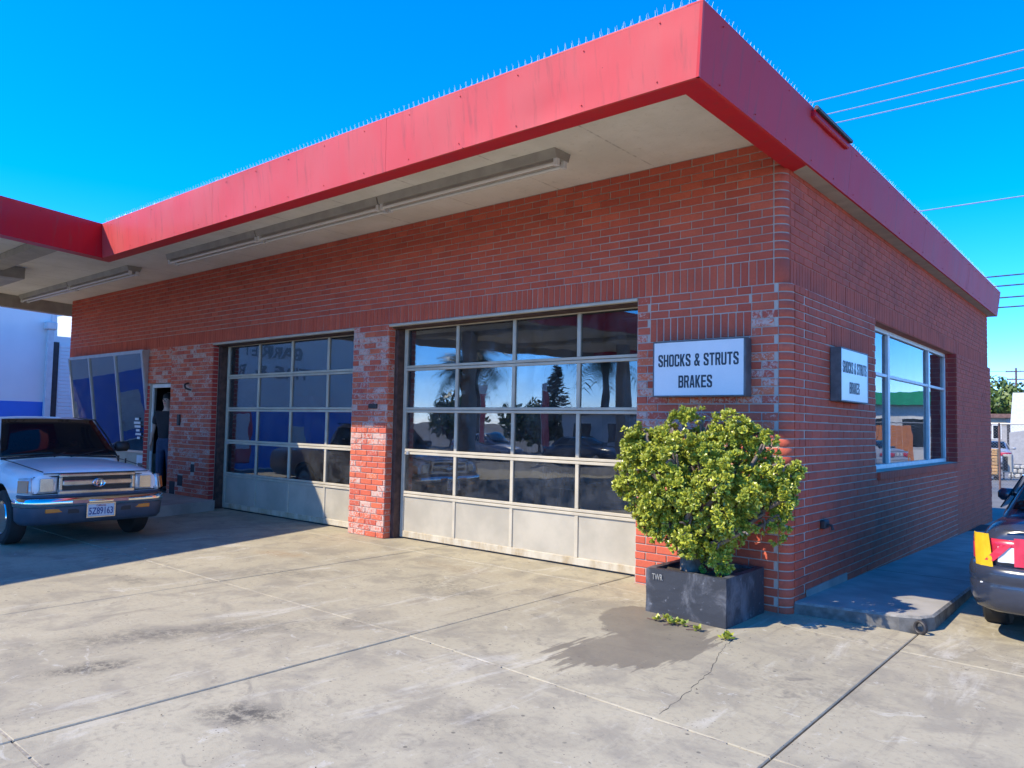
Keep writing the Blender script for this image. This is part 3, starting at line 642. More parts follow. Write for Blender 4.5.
for i in range(7):
    a, b = O[i], O[(i+1) % 7]; ta, tb = T_[i], T_[(i+1) % 7]; la, lb = L_[i], L_[(i+1) % 7]
    Ln = (b-a).length; npan = max(1, round(Ln/3.05)); e = (b-a).normalized(); nr = Vector((e.y, -e.x, 0))
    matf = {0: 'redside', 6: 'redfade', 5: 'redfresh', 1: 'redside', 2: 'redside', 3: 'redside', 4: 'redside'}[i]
    for k in range(npan):
        g_ = .0018/Ln; s0 = k/npan+(g_ if k else 0); s1 = (k+1)/npan-(g_ if k < npan-1 else 0); nx = 26; P = []
        for r in range(7):
            t = r/6; row = []
            for q in range(nx):
                s = s0+(s1-s0)*q/(nx-1); lo = a.lerp(b, s); hi = ta.lerp(tb, s); p = lo.lerp(hi, t); p3 = Vector((p.x, p.y, ZF+(ZTOP-ZF)*t))
                if 0 < r < 6 and 0 < q < nx-1:
                    p3 += nr*(.010*mnoise.noise(p3*1.2)+.006*mnoise.noise(p3*3.7))
                if i == 6:   # dent in the front fascia
                    dx = (p3.x+1.05)/.22; dz = (p3.z-4.03)/.11
                    p3 -= nr*(.014*math.exp(-dx*dx-dz*dz))
                row.append(p3)
            P.append(row)
        m = MB(); m.grid(P); B_ = [[p-nr*.022 for p in r] for r in P]
        for f0, f1 in ((P[0], B_[0]), (B_[-1], P[-1]), ([r[0] for r in B_], [r[0] for r in P]), ([r[-1] for r in P], [r[-1] for r in B_])): m.grid([f1, f0])
        m.grid([list(reversed(r)) for r in B_]); m.obj('fascia_panel', matf, rf, 50)
    if i in (0, 5, 6):
        rv = MB(); nn = int(Ln/.61)
        for q in range(nn):
            for t in (.10, .90):
                lo = a.lerp(b, (q+.5)/nn); hi = ta.lerp(tb, (q+.5)/nn); p = lo.lerp(hi, t)+nr.xy*.004; rv.lathe([(.006, -.004), (.005, .003), (.001, .005)], frame_mat((p.x, p.y, ZF+(ZTOP-ZF)*t), (-e.y*0+e.x, e.y, 0), (0, 0, 1)), 6)
        tag(rv.obj('fixing', matf, rf), kind='stuff')
    # drip edge cap
    c0, c1 = ta, tb; m = MB(); m.prism([(c0.x, c0.y, ZTOP-.006), (c1.x, c1.y, ZTOP-.006), (c1.x-nr.x*.12, c1.y-nr.y*.12, ZTOP-.006), (c0.x-nr.x*.12, c0.y-nr.y*.12, ZTOP-.006)], None, (0, 0, .012)); m.obj('edge_cap', matf, rf)
    # lip underside + return
    def lip(s0, s1, mt):
        p0, p1, q0, q1 = I_[i].lerp(I_[(i+1) % 7], s0), I_[i].lerp(I_[(i+1) % 7], s1), la.lerp(lb, s0), la.lerp(lb, s1)
        m = MB(); m.prism([(p0.x, p0.y, ZF), (p1.x, p1.y, ZF), (q1.x, q1.y, ZF), (q0.x, q0.y, ZF)], None, (0, 0, .03))
        m.prism([(q0.x, q0.y, ZF+.03), (q1.x, q1.y, ZF+.03), (q1.x+nr.x*.02, q1.y+nr.y*.02, ZF+.03), (q0.x+nr.x*.02, q0.y+nr.y*.02, ZF+.03)], None, (0, 0, ZSOF-ZF)); m.obj('lip', mt, rf)
    if i == 0: lip(0, 2.16/Ln, 'redfresh'); lip(2.16/Ln, 1, 'lip_beige')
    elif i in (2, 3): lip(0, 1, 'fixture')
    else: lip(0, 1, 'redfresh')
sf = MB(); sf.prism([(p.x, p.y, ZSOF) for p in offs(O, -.17)], None, (0, 0, .05)); sof = sf.obj('soffit', 'soffit', BG)
# beams across the canopy soffit and recessed box
nrm2 = Vector((-.961, -.276))
for t, zz, wd in ((.25, .10, .34), (3.2, .10, .34), (6.5, .1, .34), (9.8, .1, .34)):
    p0 = E_+d2*t+nrm2*.25; p1 = p0+Vector((-7.35, 0)).xy*1.0
    m = MB(); m.prism([(p0.x, p0.y, ZSOF-.005), (p1.x, p1.y, ZSOF-.005), (p1.x+d2.x*wd, p1.y+d2.y*wd, ZSOF-.005), (p0.x+d2.x*wd, p0.y+d2.y*wd, ZSOF-.005)], None, (0, 0, -zz)); m.obj('beam', 'lip_beige', rf)
# canopy columns
for cx_, cy_ in ((-12.2, -8.4), (-10.6, -14.0)):
    m = MB(); m.box((cx_-.16, cy_-.16, -.2), (cx_+.16, cy_+.16, ZSOF), .02); m.obj('column', 'stuccog', BG)
# bird spikes on the roof edge
def spikes(a, b, label):
    m = MB(); r_ = random.Random(2); Ln = (b-a).length; n_ = int(Ln/.022); e = (b-a).normalized(); nr = Vector((e.y, -e.x))
    for i in range(n_):
        p = a.lerp(b, (i+.5)/n_)-nr*.045; ang = (-.45, .05, .45)[i % 3]+r_.uniform(-.06, .06); h = r_.uniform(.062, .078); al = r_.uniform(-.07, .07)
        base = Vector((p.x, p.y, ZTOP+.006)); tip = base+Vector((nr.x*sin(ang)*h+e.x*al*h, nr.y*sin(ang)*h+e.y*al*h, cos(ang)*h)); m.tube([base, tip], [.0012, .0009], 3, False)
    m.box((0, 0, 0), (0.001, 0.001, .001)) if False else None
    return tag(m.obj('bird_spikes', 'spike'), label, 'bird spikes', kind='stuff')
spikes(T_[6], T_[0], 'row of clear plastic bird spikes along the sunlit front edge of the red roof')
spikes(T_[0], T_[1], 'row of clear plastic bird spikes along the shaded right edge of the red roof')
# red lamp on the right fascia
fl = thing('fascia_lamp', 'small red and black tube lamp on the shaded right face of the roof edge', 'lamp', (.335, .5, 4.36))
m = MB(); m.box((-.02, -.5, -.035), (.03, .5, .035), .012); m.obj('housing', 'redfresh', fl)
m = MB(); m.tube([(.045, -.52, .035), (.045, .5, .035)], .02, 8); m.obj('tube', 'blackp', fl, True)
# fluorescent fixtures under the soffit
def fixture(x0, x1, label, y=-.93):
    t = thing('ceiling_light', label, 'ceiling light', ((x0+x1)/2, y, ZSOF-.001), 0, 'fluorescent fixtures under the soffit'); h = (x1-x0)/2-.012
    m = MB(); m.prism([(-h, -.13, 0), (-h, .13, 0), (-h, .10, -.085), (-h, -.10, -.085)], None, (2*h, 0, 0)); m.obj('housing', 'fixture', t)
    for yy in (-.06, .06):
        tb = MB(); tb.tube([(-h+.05, yy, -.128), (h-.05, yy, -.128)], .019, 10); tb.obj('tube', 'tube', t, True)
        for s in (-1, 1): box('socket', (s*(h-.005), yy-.025, -.155), (s*(h-.05), yy+.025, -.08), 'white', t, .004)
fixture(-4.33, -1.70, 'twin tube fluorescent light fixture under the soffit, nearest the roof corner')
fixture(-6.96, -4.33, 'twin tube fluorescent light fixture between two others, above the brick pier')
fixture(-9.60, -6.96, 'twin tube fluorescent light fixture above the left glazed bay door')
fixture(-13.75, -11.0, 'twin tube fluorescent light fixture above the office doorway')
fixture(-16.5, -13.75, 'twin tube fluorescent light fixture above the slanted office window at far left')
tag(box('light_box', (-15.6, -2.75, 3.99), (-12.85, -2.05, ZSOF-.002), 'fixture', None, .01), 'grey boxed light fixture under the canopy ceiling at far left', 'light box')

# ------------------------------------------------------------------ garage doors
def garage_door(x0, x1, yd, tagx):
    pitch = (x1-x0)/4; zs = [.02, .60, 1.165, 1.725, 2.29, 2.85]
    gd = thing('garage_door', None, None, (0, 0, 0)); gd.parent = BG
    for x in (x0-.025, x1+.025): box('stile', (x-.03, yd-.022, .02), (x+.03, yd+.022, 2.85), 'cream', gd, .004)
    for s in range(5):
        za, zb = zs[s], zs[s+1]
        hb = .085 if s == 0 else .036; ht = .036
        box('rail', (x0+.006, yd-.024, za+.003), (x1-.006, yd+.02, za+hb), 'grime' if s == 0 else 'cream', gd, .004)
        box('rail', (x0+.006, yd-.024, zb-ht), (x1-.006, yd+.02, zb-.003), 'cream', gd, .004)
        for k in range(1, 4):
            x = x0+k*pitch; box('mullion', (x-.024, yd-.020, za+hb), (x+.024, yd+.018, zb-ht), 'cream', gd, .004)
        for k in range(4):
            xa, xb = x0+k*pitch+(.024 if k else .006), x0+(k+1)*pitch-(.024 if k < 3 else .006)
            if s == 0: box('panel', (xa, yd-.006, za+hb), (xb, yd+.006, zb-ht), 'panel', gd)
            else:
                ti = random.Random(s*7+k+int(tagx)).uniform(-.004, .004); pn = MB()
                pn.box((xa-.008, -.003, za+hb-.008), (xb+.008, .003, zb-ht+.008)); o = pn.obj('pane', 'pane', gd, loc=(0, yd+.002, 0))
    # shadow strip and handle
    box('door_handle', (x0+.05, yd-.05, 1.12), (x0+.10, yd-.022, 1.17), 'alum', gd, .006)
    return gd
garage_door(-5.15, -1.36, .25, 2); garage_door(-9.77, -5.97, .25, 1)
for x0, x1 in ((-5.27, -1.40), (-9.93, -6.0)):
    box('door_header', (x0+.006, -.012, ZS-.035), (x1-.02, .05, ZS-.004), 'cream', BG, .004); box('door_header_recess', (x0+.006, .06, ZS-.05), (x1-.02, .245, ZS-.002), 'jamb', BG)
box('door_jamb', (-5.285, .124, -.02), (-5.215, .28, ZS-.055), 'jamb', BG, .004); box('door_jamb', (-9.93, .117, -.02), (-9.845, .28, ZS-.055), 'jamb', BG, .004)
# things inside the bays
tag(box('red_cabinet', (-9.75, 1.4, .012), (-8.95, 2.0, 2.0), 'redbox', None, .02), 'tall red tool cabinet behind the glass of the left bay door', 'cabinet')
lf = thing('car_lift', 'dark two post car lift standing inside the right bay behind the glass', 'car lift', (-3.2, 4.5, .012))
for s in (-1, 1): box('post', (s*1.35-.15, -.15, 0), (s*1.35+.15, .15, 3.4), 'iron', lf, .01); box('arm', (s*1.2, -.5, .2), (s*.5, -.4, .3), 'iron', lf, .01)
box('cross_beam', (-1.5, -.1, 3.4), (1.5, .1, 3.55), 'iron', lf, .01)
ps = thing('plate_sign', 'small dark sign on a stand reading DF 17 behind the right bay glass', 'sign', (-2.85, .62, .012))
box('board', (-.22, -.01, .80), (.22, .01, 1.06), 'ink', ps, .004); box('stand', (-.02, .012, 0), (.02, .04, .82), 'iron', ps); box('border', (-.235, .0, .785), (.235, .012, 1.075), 'cream', ps)
lettering('lettering', 'DF 17', (0, -.0105, .93), (1, 0, 0), (0, 0, 1), .34, .13, 'cream', ps, .01)
wb = thing('workbench', 'low steel workbench with a pale blue cloth just inside the right bay', 'workbench', (-1.75, .85, .012))
box('top', (-.55, -.3, .50), (.45, .3, .56), 'bluebox', wb, .01)
for x, y in ((-.5, -.25), (.4, -.25), (-.5, .25), (.4, .25)): box('leg', (x-.02, y-.02, 0), (x+.02, y+.02, .5), 'iron', wb)
tag(box('blue_tarpaulin', (-8.7, 3.2, .012), (-6.6, 3.9, 1.5), 'bluebox', None, .06), 'blue covered bulk stored inside the left bay', 'tarpaulin')

# ------------------------------------------------------------------ right window
wn = MB(); xw = -.06; fw2 = .05
for (a, b) in (((WY0, WZ0), (WY1, WZ0+.06)), ((WY0, WZ1-.06), (WY1, WZ1)),): wn.box((xw-.035, a[0]+.002, a[1]+.002), (xw+.035, b[0]-.002, b[1]-.002), .005)
for y in (WY0+.03, WY1-.03): wn.box((xw-.036, y-.028, WZ0+.062), (xw+.036, y+.028, WZ1-.062), .005)
win = wn.obj('window', 'winframe', BG)
for y, q in ((3.98, .045), (6.3, .03)): box('mullion', (xw-.03, y-q, WZ0+.062), (xw+.042, y+q, WZ1-.062), 'winframe', win, .005)
ys = [WY0+.06, 3.98-.045, 3.98+.045, 6.27, 6.33, WY1-.06]; zm = 2.28
for i in range(3):
    ya, yb = ys[2*i], ys[2*i+1]
    box('glazing_bar', (xw-.02, ya, zm-.02), (xw+.03, yb, zm+.02), 'winframe', win, .004)
    box('pane', (xw-.003, ya-.005, WZ0+.055), (xw+.003, yb+.005, zm-.018), 'winpane', win); box('pane', (xw-.003, ya-.005, zm+.018), (xw+.003, yb+.005, WZ1-.055), 'winpane', win)
tag(box('propped_poster', (-.30, 4.35, WZ0+.01), (-.27, 4.75, 1.62), 'redbox', None), 'red and white cloth banner propped inside the right window', 'banner')
pb = thing('printed_board', 'white printed board with lines of text propped inside the right window', 'notice board', (-.26, 5.1, WZ0))
box('sheet', (-.01, -.25, 0), (.01, .25, .5), 'paper', pb)
for k in range(5): box('print_line', (.0105, -.2, .06+k*.07), (.0125, .2, .085+k*.07), 'ink', pb)
box('shelf', (-.45, WY0, WZ0-.06), (-.125, WY1, WZ0-.01), 'inwall', BG)

# ------------------------------------------------------------------ office window and doorway
ow = MB(); W0, W1 = -16.07, -12.38; yt, yb_, zt, zb_ = -.12, .13, ZS-.03, .85
def wp(x, t, o=0): return Vector((x, yb_+(yt-yb_)*t-o, zb_+(zt-zb_)*t))
def strip(m, xa, xb, ta, tb, dep=.05, o=0.02):
    m.prism([wp(xa, ta, o), wp(xb, ta, o), wp(xb, tb, o), wp(xa, tb, o)], None, (0, dep, 0))
strip(ow, W0, W1, 0, .02); strip(ow, W0, W1, .98, 1); strip(ow, W0, W0+.05, .021, .979); strip(ow, W1-.07, W1, .021, .979)
owo = ow.obj('office_window', 'alum', BG)
mull = [-14.95, -13.64]
for x in mull:
    m = MB(); strip(m, x-.03, x+.03, .021, .979, .05, .025); m.obj('mullion', 'alum', owo)
xs = [W0+.05]+[q for x in mull for q in (x-.03, x+.03)]+[W1-.07]
for i in range(3):
    m = MB(); strip(m, xs[2*i]-.004, xs[2*i+1]+.004, .018, .982, .006, 0); m.obj('pane', 'shopglass', owo)
m = MB(); m.prism([(W1, .16, zb_), (W1, yt-.02, zt), (W1, .20, zt)], None, (.012, 0, 0)); m.obj('side_panel', 'alum', owo)
m = MB(); m.prism([(W0-.013, .16, zb_), (W0-.013, yt-.02, zt), (W0-.013, .20, zt)], None, (.012, 0, 0)); m.obj('side_panel', 'alum', owo)
m = MB(); m.box((W0, yt, zt+.001), (W1, .26, ZS-.004)); m.obj('window_head', 'alum', owo)
sg = thing('open_sign', 'white and red paper notice taped inside the left pane of the slanted office window', 'notice', (-15.45, .10, 1.95))
box('sheet', (-.42, -.006, -.2), (.42, .006, .25), 'paper', sg); box('stripe', (-.40, -.009, .14), (.40, -.0065, .24), 'redbox', sg); box('stripe', (-.40, -.009, -.19), (.40, -.0065, -.06), 'redbox', sg)
hr = thing('hours_decal', 'small white lines of opening hours on the right pane of the slanted office window', 'decal', (-12.82, .03, 1.5))
for k, wd in enumerate((.16, .28, .26, .16, .24, .13)): box('print_line', (-wd/2, -.012-.0085*k*-1*0, -.0-.075*k), (wd/2, -.008, .045-.075*k), 'paper', hr)
for k, c in enumerate(hr.children): c.location.y = .0097*k
nb = thing('low_notice', 'white paper notice on the tan bulkhead below the office window', 'notice', (-12.78, .127, .60))
box('sheet', (-.2, -.008, -.2), (.2, 0, .2), 'paper', nb); box('print', (-.13, -.0105, -.12), (.12, -.0085, .05), 'signframe', nb)
# doorway
df = MB(); df.box((-12.275, .05, .17), (-12.235, .084, 2.20), .004); df.box((-12.234, .04, 2.13), (-11.44, .09, 2.20), .004); df.obj('door_frame', 'winframe', BG)
dr = MB(); dr.box((-12.86, .30, .172), (-12.82, 1.30, 2.14), .004); door = dr.obj('office_door', 'dark', BG)
box('office_wall', (-16.1, 2.2, .012), (-11.05, 2.3, 3.9), 'inwall', BG); box('office_dark_backing', (-13.0, .29, .012), (-12.9, 2.19, 3.9), 'dark', BG); box('office_floor', (-16.1, .285, .013), (-11.05, 2.19, .165), 'infloor', BG)  # near-black inner wall added so the room behind the doorway reads as dark
po = thing('door_poster', 'white poster with a large 15 on the dark door inside the office doorway', 'poster', (-12.816, .78, 1.86), pi/2)
box('sheet', (-.17, -.004, -.36), (.2, .004, .22), 'paper', po); lettering('lettering', '15', (.02, -.005, .12), (1, 0, 0), (0, 0, 1), .2, .15, 'ink', po, .01); box('print', (-.12, -.007, -.3), (.14, -.005, -.02), 'signframe', po)

# ------------------------------------------------------------------ signs
def sign(o, u, label):
    rz = 0 if u == 'x' else pi/2
    t = thing('sign_box', label, 'sign', o, rz); Wd, Hd, Dp = .94, .54, .15 if u == 'x' else .11
    m = MB(); m.box((-Wd/2, -Dp+.012, 0), (Wd/2, -.001, Hd), .006); m.obj('cabinet', 'signframe', t)
    for a, b in (((-Wd/2, 0), (Wd/2, .014)), ((-Wd/2, Hd-.014), (Wd/2, Hd)), ((-Wd/2, .0145), (-Wd/2+.014, Hd-.0145)), ((Wd/2-.014, .0145), (Wd/2, Hd-.0145))): box('trim', (a[0], -Dp, a[1]), (b[0], -Dp+.011, b[1]), 'alum' if False else 'signframe', t, .003)
    fc = box('face', (-Wd/2+.0145, -Dp+.004, .0145), (Wd/2-.0145, -Dp+.0115, Hd-.0145), 'signface', t)
    block_letters('lettering', 'SHOCKS & STRUTS', (0, -Dp+.0035, .35), (1, 0, 0), (0, 0, 1), .82, .118, 'ink', fc); block_letters('lettering', 'BRAKES', (-.02, -Dp+.0035, .145), (1, 0, 0), (0, 0, 1), .345, .118, 'ink', fc)
    return t
sign((-.68, 0, 1.85), 'x', 'white SHOCKS & STRUTS BRAKES sign box on the front wall above the bush')
sign((XL, 1.56, 1.85), 'y', 'white SHOCKS & STRUTS BRAKES sign box on the shaded right wall beside the window')

# ------------------------------------------------------------------ planter and jade bush
def jade():
    pl = thing('planter', 'black painted concrete planter box with chalky stains at the brick corner', 'planter', (-.41, -.45, 0))
    x0, x1, y0, y1, h = -.375, .355, -.42, .36, .345; t = .06
    g = G('planter_black_paint'); p = g.obj(); n = g.noise(g.scale(p, (1, 1, .6)), 4, 6, .7, .5); n2 = g.noise(p, 17, 5, .7); n3 = g.noise(p, 2, 3)
    c = g.mix(g.math('MULTIPLY', g.ramp(n, .48, .68), .55), (.035, .038, .045), (.20, .205, .22)); c = g.mix(g.math('MULTIPLY', g.ramp(n2, .6, .72), .5), c, (.30, .31, .33))
    g.bsdf(c, .55, 0, g.bump(n2, .4, .006)); MT['planter'] = g.m
    m = MB(); o_ = [(x0, y0), (x1, y0), (x1, y1), (x0, y1)]; i_ = [(x0+t, y0+t), (x1-t, y0+t), (x1-t, y1-t), (x0+t, y1-t)]
    bm = bmesh.new()
    vb = [bm.verts.new((x, y, -.06)) for x, y in o_]; vt = [bm.verts.new((x, y, h)) for x, y in o_]; it = [bm.verts.new((x, y, h)) for x, y in i_]; ib = [bm.verts.new((x, y, h-.10)) for x, y in i_]
    for k in range(4):
        j = (k+1) % 4; bm.faces.new((vb[k], vb[j], vt[j], vt[k])); bm.faces.new((vt[k], vt[j], it[j], it[k])); bm.faces.new((it[k], it[j], ib[j], ib[k]))
    bm.faces.new(ib[::-1]) if False else None
    bm.faces.new(vb[::-1])
    bmesh.ops.subdivide_edges(bm, edges=bm.edges[:], cuts=6, use_grid_fill=True)
    for v in bm.verts: v.co += Vector((mnoise.noise(v.co*7), mnoise.noise(v.co*7+Vector((9, 0, 0))), mnoise.noise(v.co*7+Vector((0, 9, 0)))))*.006
    me = bpy.data.meshes.new('planter_box'); bm.to_mesh(me); bm.free(); me.materials.append(MT['planter']); link('planter_box', me, pl)
    P = [[Vector((x0+t+(x1-x0-2*t)*i/10, y0+t+(y1-y0-2*t)*j/10, h-.035+.03*mnoise.noise(Vector((i*.5, j*.5, 0))))) for i in range(11)] for j in range(11)]
    MB().grid(P).obj('soil', 'soil', pl)
    lettering('lettering', 'TWR', (-.26, y0-.010, .28), (1, 0, 0), (0, 0, 1), .10, .05, 'fixture', pl)
    # bush
    r = random.Random(21)
    bu = thing('jade_bush', 'large sunlit jade bush with thick grey trunk growing from the black planter', 'bush', (-.5, -.5, .28))
    clumps = [(-.93, -.52, 1.22, .30), (-.62, -.5, 1.42, .26), (-.22, -.5, 1.40, .26), (.06, -.46, 1.17, .30), (-.42, -.66, 1.12, .33), (-.74, -.66, .88, .26), (-.16, -.72, .90, .29), (.12, -.52, .86, .22), (-.36, -.5, .48, .17),
              (-1.12, -.48, 1.34, .17), (.24, -.45, 1.22, .14), (-1.0, -.62, .98, .20), (-.5, -.86, 1.27, .22), (-.06, -.84, 1.10, .24), (-.80, -.74, 1.15, .25), (-.44, -.5, 1.53, .15), (-.05, -.4, 1.5, .14), (-.95, -.4, 1.45, .14), (-.24, -.62, .42, .12), (-.62, -.9, .98, .18), (-1.2, -.5, 1.12, .12), (.28, -.5, .98, .11), (-.78, -.45, 1.53, .10), (-.30, -.92, 1.0, .18), (.0, -.75, .70, .14), (-.85, -.8, .75, .12), (-.76, -.64, .68, .17), (-.40, -.82, .70, .19), (-.58, -.84, .74, .14), (-.20, -.66, .62, .17), (-.92, -.55, .80, .14), (-.28, -.60, .42, .16), (.30, -.48, 1.06, .10), (-1.24, -.5, 1.24, .09), (-1.02, -.5, 1.47, .09), (.10, -.5, 1.42, .10), (-.62, -.55, 1.62, .07), (.20, -.5, .82, .10)]
    tr = MB(); base = Vector((-.55, -.5, .26)); fork = Vector((-.57, -.52, .55))
    tr.tube(bezier([base, (-.56, -.5, .40), fork, (-.60, -.54, .68)]), [.105-.003*i for i in range(19)], 10)
    for (x, y, z, q) in clumps:
        s = fork+Vector((r.uniform(-.04, .04), r.uniform(-.03, .03), r.uniform(-.1, .1))); e = Vector((x, y, z)); mid = s.lerp(e, .5)+Vector((r.uniform(-.08, .08), r.uniform(-.05, .05), -.05))
        pts = bezier([s, mid, e], 5); k = len(pts); tr.tube(pts, [.042-.030*i/(k-1) for i in range(k)], 7)
        for _ in range(4):
            d = Vector((r.gauss(0, 1), r.gauss(0, 1), r.gauss(0, 1))).normalized()*q*.6; tr.tube(bezier([e-(e-mid)*.3, e+d*.5+Vector((0, 0, .02)), e+d], 3), .009, 5)
    # twigs visible at the left
    tm = tr.mesh('trunk', 'bark', 60); to = link('trunk', tm, bu); to.location = (.5, .5, -.28)
    lv = MB()
    def rosette(c, n, N=11, s=1.):
        n = n.normalized(); a = n.orthogonal().normalized(); b = n.cross(a); ph = r.random()*6.28; bias = r.random()
        for k in range(N):
            ring = k/N; el = .25+.95*(1-ring)+r.uniform(-.15, .15) if k < N*.5 else r.uniform(.0, .55); th = ph+k*2.4
            d = (n*sin(el)+(a*cos(th)+b*sin(th))*cos(el)).normalized(); L = r.uniform(.026, .056)*s; wd = L*.36; side = d.cross(n); side = side.normalized() if side.length > 1e-3 else a
            upv = side.cross(d); b0 = c+d*.006; m0 = c+d*L*.62
            lv.r = min(.999, max(0, .45*bias+.55*r.random()))
            V = [b0, m0+side*wd, c+d*L+upv*.004, m0-side*wd, m0+upv*.006, m0-upv*.004]
            lv.add(V, [(0, 1, 4), (1, 2, 4), (2, 3, 4), (3, 0, 4), (1, 0, 5), (2, 1, 5), (3, 2, 5), (0, 3, 5)])
    sub = []
    for (x, y, z, q) in clumps:
        sub.append((x, y, z, q*.62))
        for _ in range(int(9*(q/.25)**1.6)+2):
            d = Vector((r.gauss(0, 1), r.gauss(0, 1), r.gauss(0, 1)+.2)).normalized()*q*r.uniform(.62, .92); sub.append((x+d.x, y+d.y*.9, z+d.z, q*r.uniform(.22, .40)+.015))
    for (x, y, z, q) in sub:
        nr = int(21*(q/.085)**1.6)
        for _ in range(nr):
            d = Vector((r.gauss(0, 1), r.gauss(0, 1), r.gauss(0, 1)+.25)).normalized()
            rad = q*(1.0+max(-.25, min(.16, .11*r.gauss(0, 1)))) if r.random() < .85 else q*r.uniform(.5, .9); c = Vector((x, y, z))+Vector((d.x, d.y*.9, d.z))*rad
            if c.y > -.04 or c.z < .31: continue
            if (mnoise.noise(c*4.2)+.45*mnoise.noise(c*11)) < -.16: continue
            rosette(c, d+Vector((0, -.1, .35)))
    fo = lv.obj('foliage', 'jade', bu, attrs=True); fo.location = (.5, .5, -.28); fo['kind'] = 'stuff'
    # fallen cuttings on the concrete
    for pos, N, lab in (((-.42, -1.05), 7, 'scattered jade cuttings lying on the concrete in front of the planter'), ((.06, -1.12), 2, 'single green jade sprig lying on the concrete right of the other cuttings')):
        lv = MB(); tw = MB()
        for k in range(N):
            cx_, cy_ = pos[0]+r.uniform(-.17, .24)*(N > 2), pos[1]+r.uniform(-.05, .05); z = gz(cx_)+.014
            rosette(Vector((cx_, cy_, z)), Vector((r.uniform(-.4, .4), r.uniform(-.4, .4), 1)), 9, 1.15)
            a = r.random()*6.28; tw.tube([(cx_, cy_, z), (cx_+.11*cos(a), cy_+.07*sin(a), z-.006)], .004, 5)
        t = thing('cuttings', lab, 'cuttings', (pos[0], pos[1], 0)); o = lv.obj('leaves', 'jade', t, attrs=True); o.location = (-pos[0], -pos[1], 0); o['kind'] = 'stuff'; o = tw.obj('twig', 'rust', t); o.location = (-pos[0], -pos[1], 0)
    # litter of tiny leaves and grit
    lt = MB()
    for _ in range(160):
        x, y = r.gauss(-.1, .5), r.gauss(-1.15, .25) if r.random() < .6 else r.uniform(-.7, .1)
        if -.8 < x < -.02 and y > -.9 or y > .0: continue
        a = r.random()*6.28; L = r.uniform(.006, .018); z = gz(x)+.004; lt.r = r.random()
        lt.add([(x, y, z), (x+L*cos(a), y+L*sin(a), z+.003), (x+L*cos(a+.6)*.8, y+L*sin(a+.6)*.8, z+.002)], [(0, 1, 2)])
    for _ in range(110):
        x, y = r.uniform(-4.5, 2.2), r.uniform(-4.8, -.5); a = r.random()*6.28; L = r.uniform(.006, .02); z = gz(x)+.003; lt.r = r.random()
        lt.add([(x, y, z), (x+L*cos(a), y+L*sin(a), z+.004), (x+L*cos(a+.7)*.8, y+L*sin(a+.7)*.8, z+.002)], [(0, 1, 2)])
    tag(lt.obj('leaf_litter', 'soil'), 'dry leaf litter and grit scattered over the concrete around the planter', 'litter', kind='stuff')
jade()

# ------------------------------------------------------------------ vehicles
def loft(secs, cap=True, mirror=True):
    V = []; F = []; rings = []
    for x, half in secs:
        ring = [(x, y, z) for y, z in half]+[(x, -y, z) for y, z in reversed(half) if abs(y) > 1e-6]
        rings.append(ring); V += ring
    n = len(rings[0])
    for i in range(len(secs)-1):
        for k in range(n):
            F.append((i*n+k, (i+1)*n+k, (i+1)*n+(k+1) % n, i*n+(k+1) % n))
    if cap: F.append(tuple(range(n))); F.append(tuple((len(secs)-1)*n+k for k in reversed(range(n))))
    return V, F
def body_mesh(name, secs, mats, cuts=(), sub=1, sharp=35):
    V, F = loft(secs); m0 = bpy.data.meshes.new(name); m0.from_pydata(V, [], F)
    bm = bmesh.new(); bm.from_mesh(m0); bmesh.ops.recalc_face_normals(bm, faces=bm.faces); bm.to_mesh(m0); bm.free()
    for k in mats: m0.materials.append(MT[k])
    o = link('tmp', m0); tmp = []
    if sub: sm = o.modifiers.new('s', 'SUBSURF'); sm.levels = sub; sm.render_levels = sub
    for (x, z, r, y0, y1) in cuts:
        c = MB(); c.cur = 0; c.lathe([(r, y0), (r, y1)], Matrix.Translation((x, 0, z)) @ Matrix.Rotation(-pi/2, 4, 'X'), 28)
        cm_ = c.mesh('cut', 'blackp'); bmm = bmesh.new(); bmm.from_mesh(cm_); bmesh.ops.recalc_face_normals(bmm, faces=bmm.faces); bmm.to_mesh(cm_); bmm.free()
        co = link('cut', cm_); tmp.append(co); b = o.modifiers.new('b', 'BOOLEAN'); b.operation = 'DIFFERENCE'; b.object = co; b.solver = 'EXACT'; b.material_mode = 'TRANSFER'
    dg = bpy.context.evaluated_depsgraph_get(); me = bpy.data.meshes.new_from_object(o.evaluated_get(dg)); me.name = name
    bpy.data.objects.remove(o)
    for t in tmp: bpy.data.objects.remove(t)
    me.polygons.foreach_set('use_smooth', [True]*len(me.polygons)); me.set_sharp_from_angle(angle=radians(sharp)); return me
def patch(pts, t=.006, off=.004):    # quad/poly panel standing just proud of its surface
    P = [Vector(p) for p in pts]; n = Vector((0, 0, 0))
    for i in range(len(P)): a, b = P[i], P[(i+1) % len(P)]; n += a.cross(b)
    n.normalize(); m = MB(); m.prism([p+n*off for p in P], None, n*-t); return m
def quadsurf(c00, c10, c11, c01, nu=10, nv=6, bulge=.03, n=None):
    P = []
    c00, c10, c11, c01 = map(Vector, (c00, c10, c11, c01)); nrm = (c10-c00).cross(c01-c00).normalized() if n is None else Vector(n)
    for j in range(nv+1):
        v = j/nv; P.append([c00.lerp(c10, i/nu).lerp(c01.lerp(c11, i/nu), v)+nrm*bulge*(4*(i/nu)*(1-i/nu))*(.4+.6*4*v*(1-v)) for i in range(nu+1)])
    return P
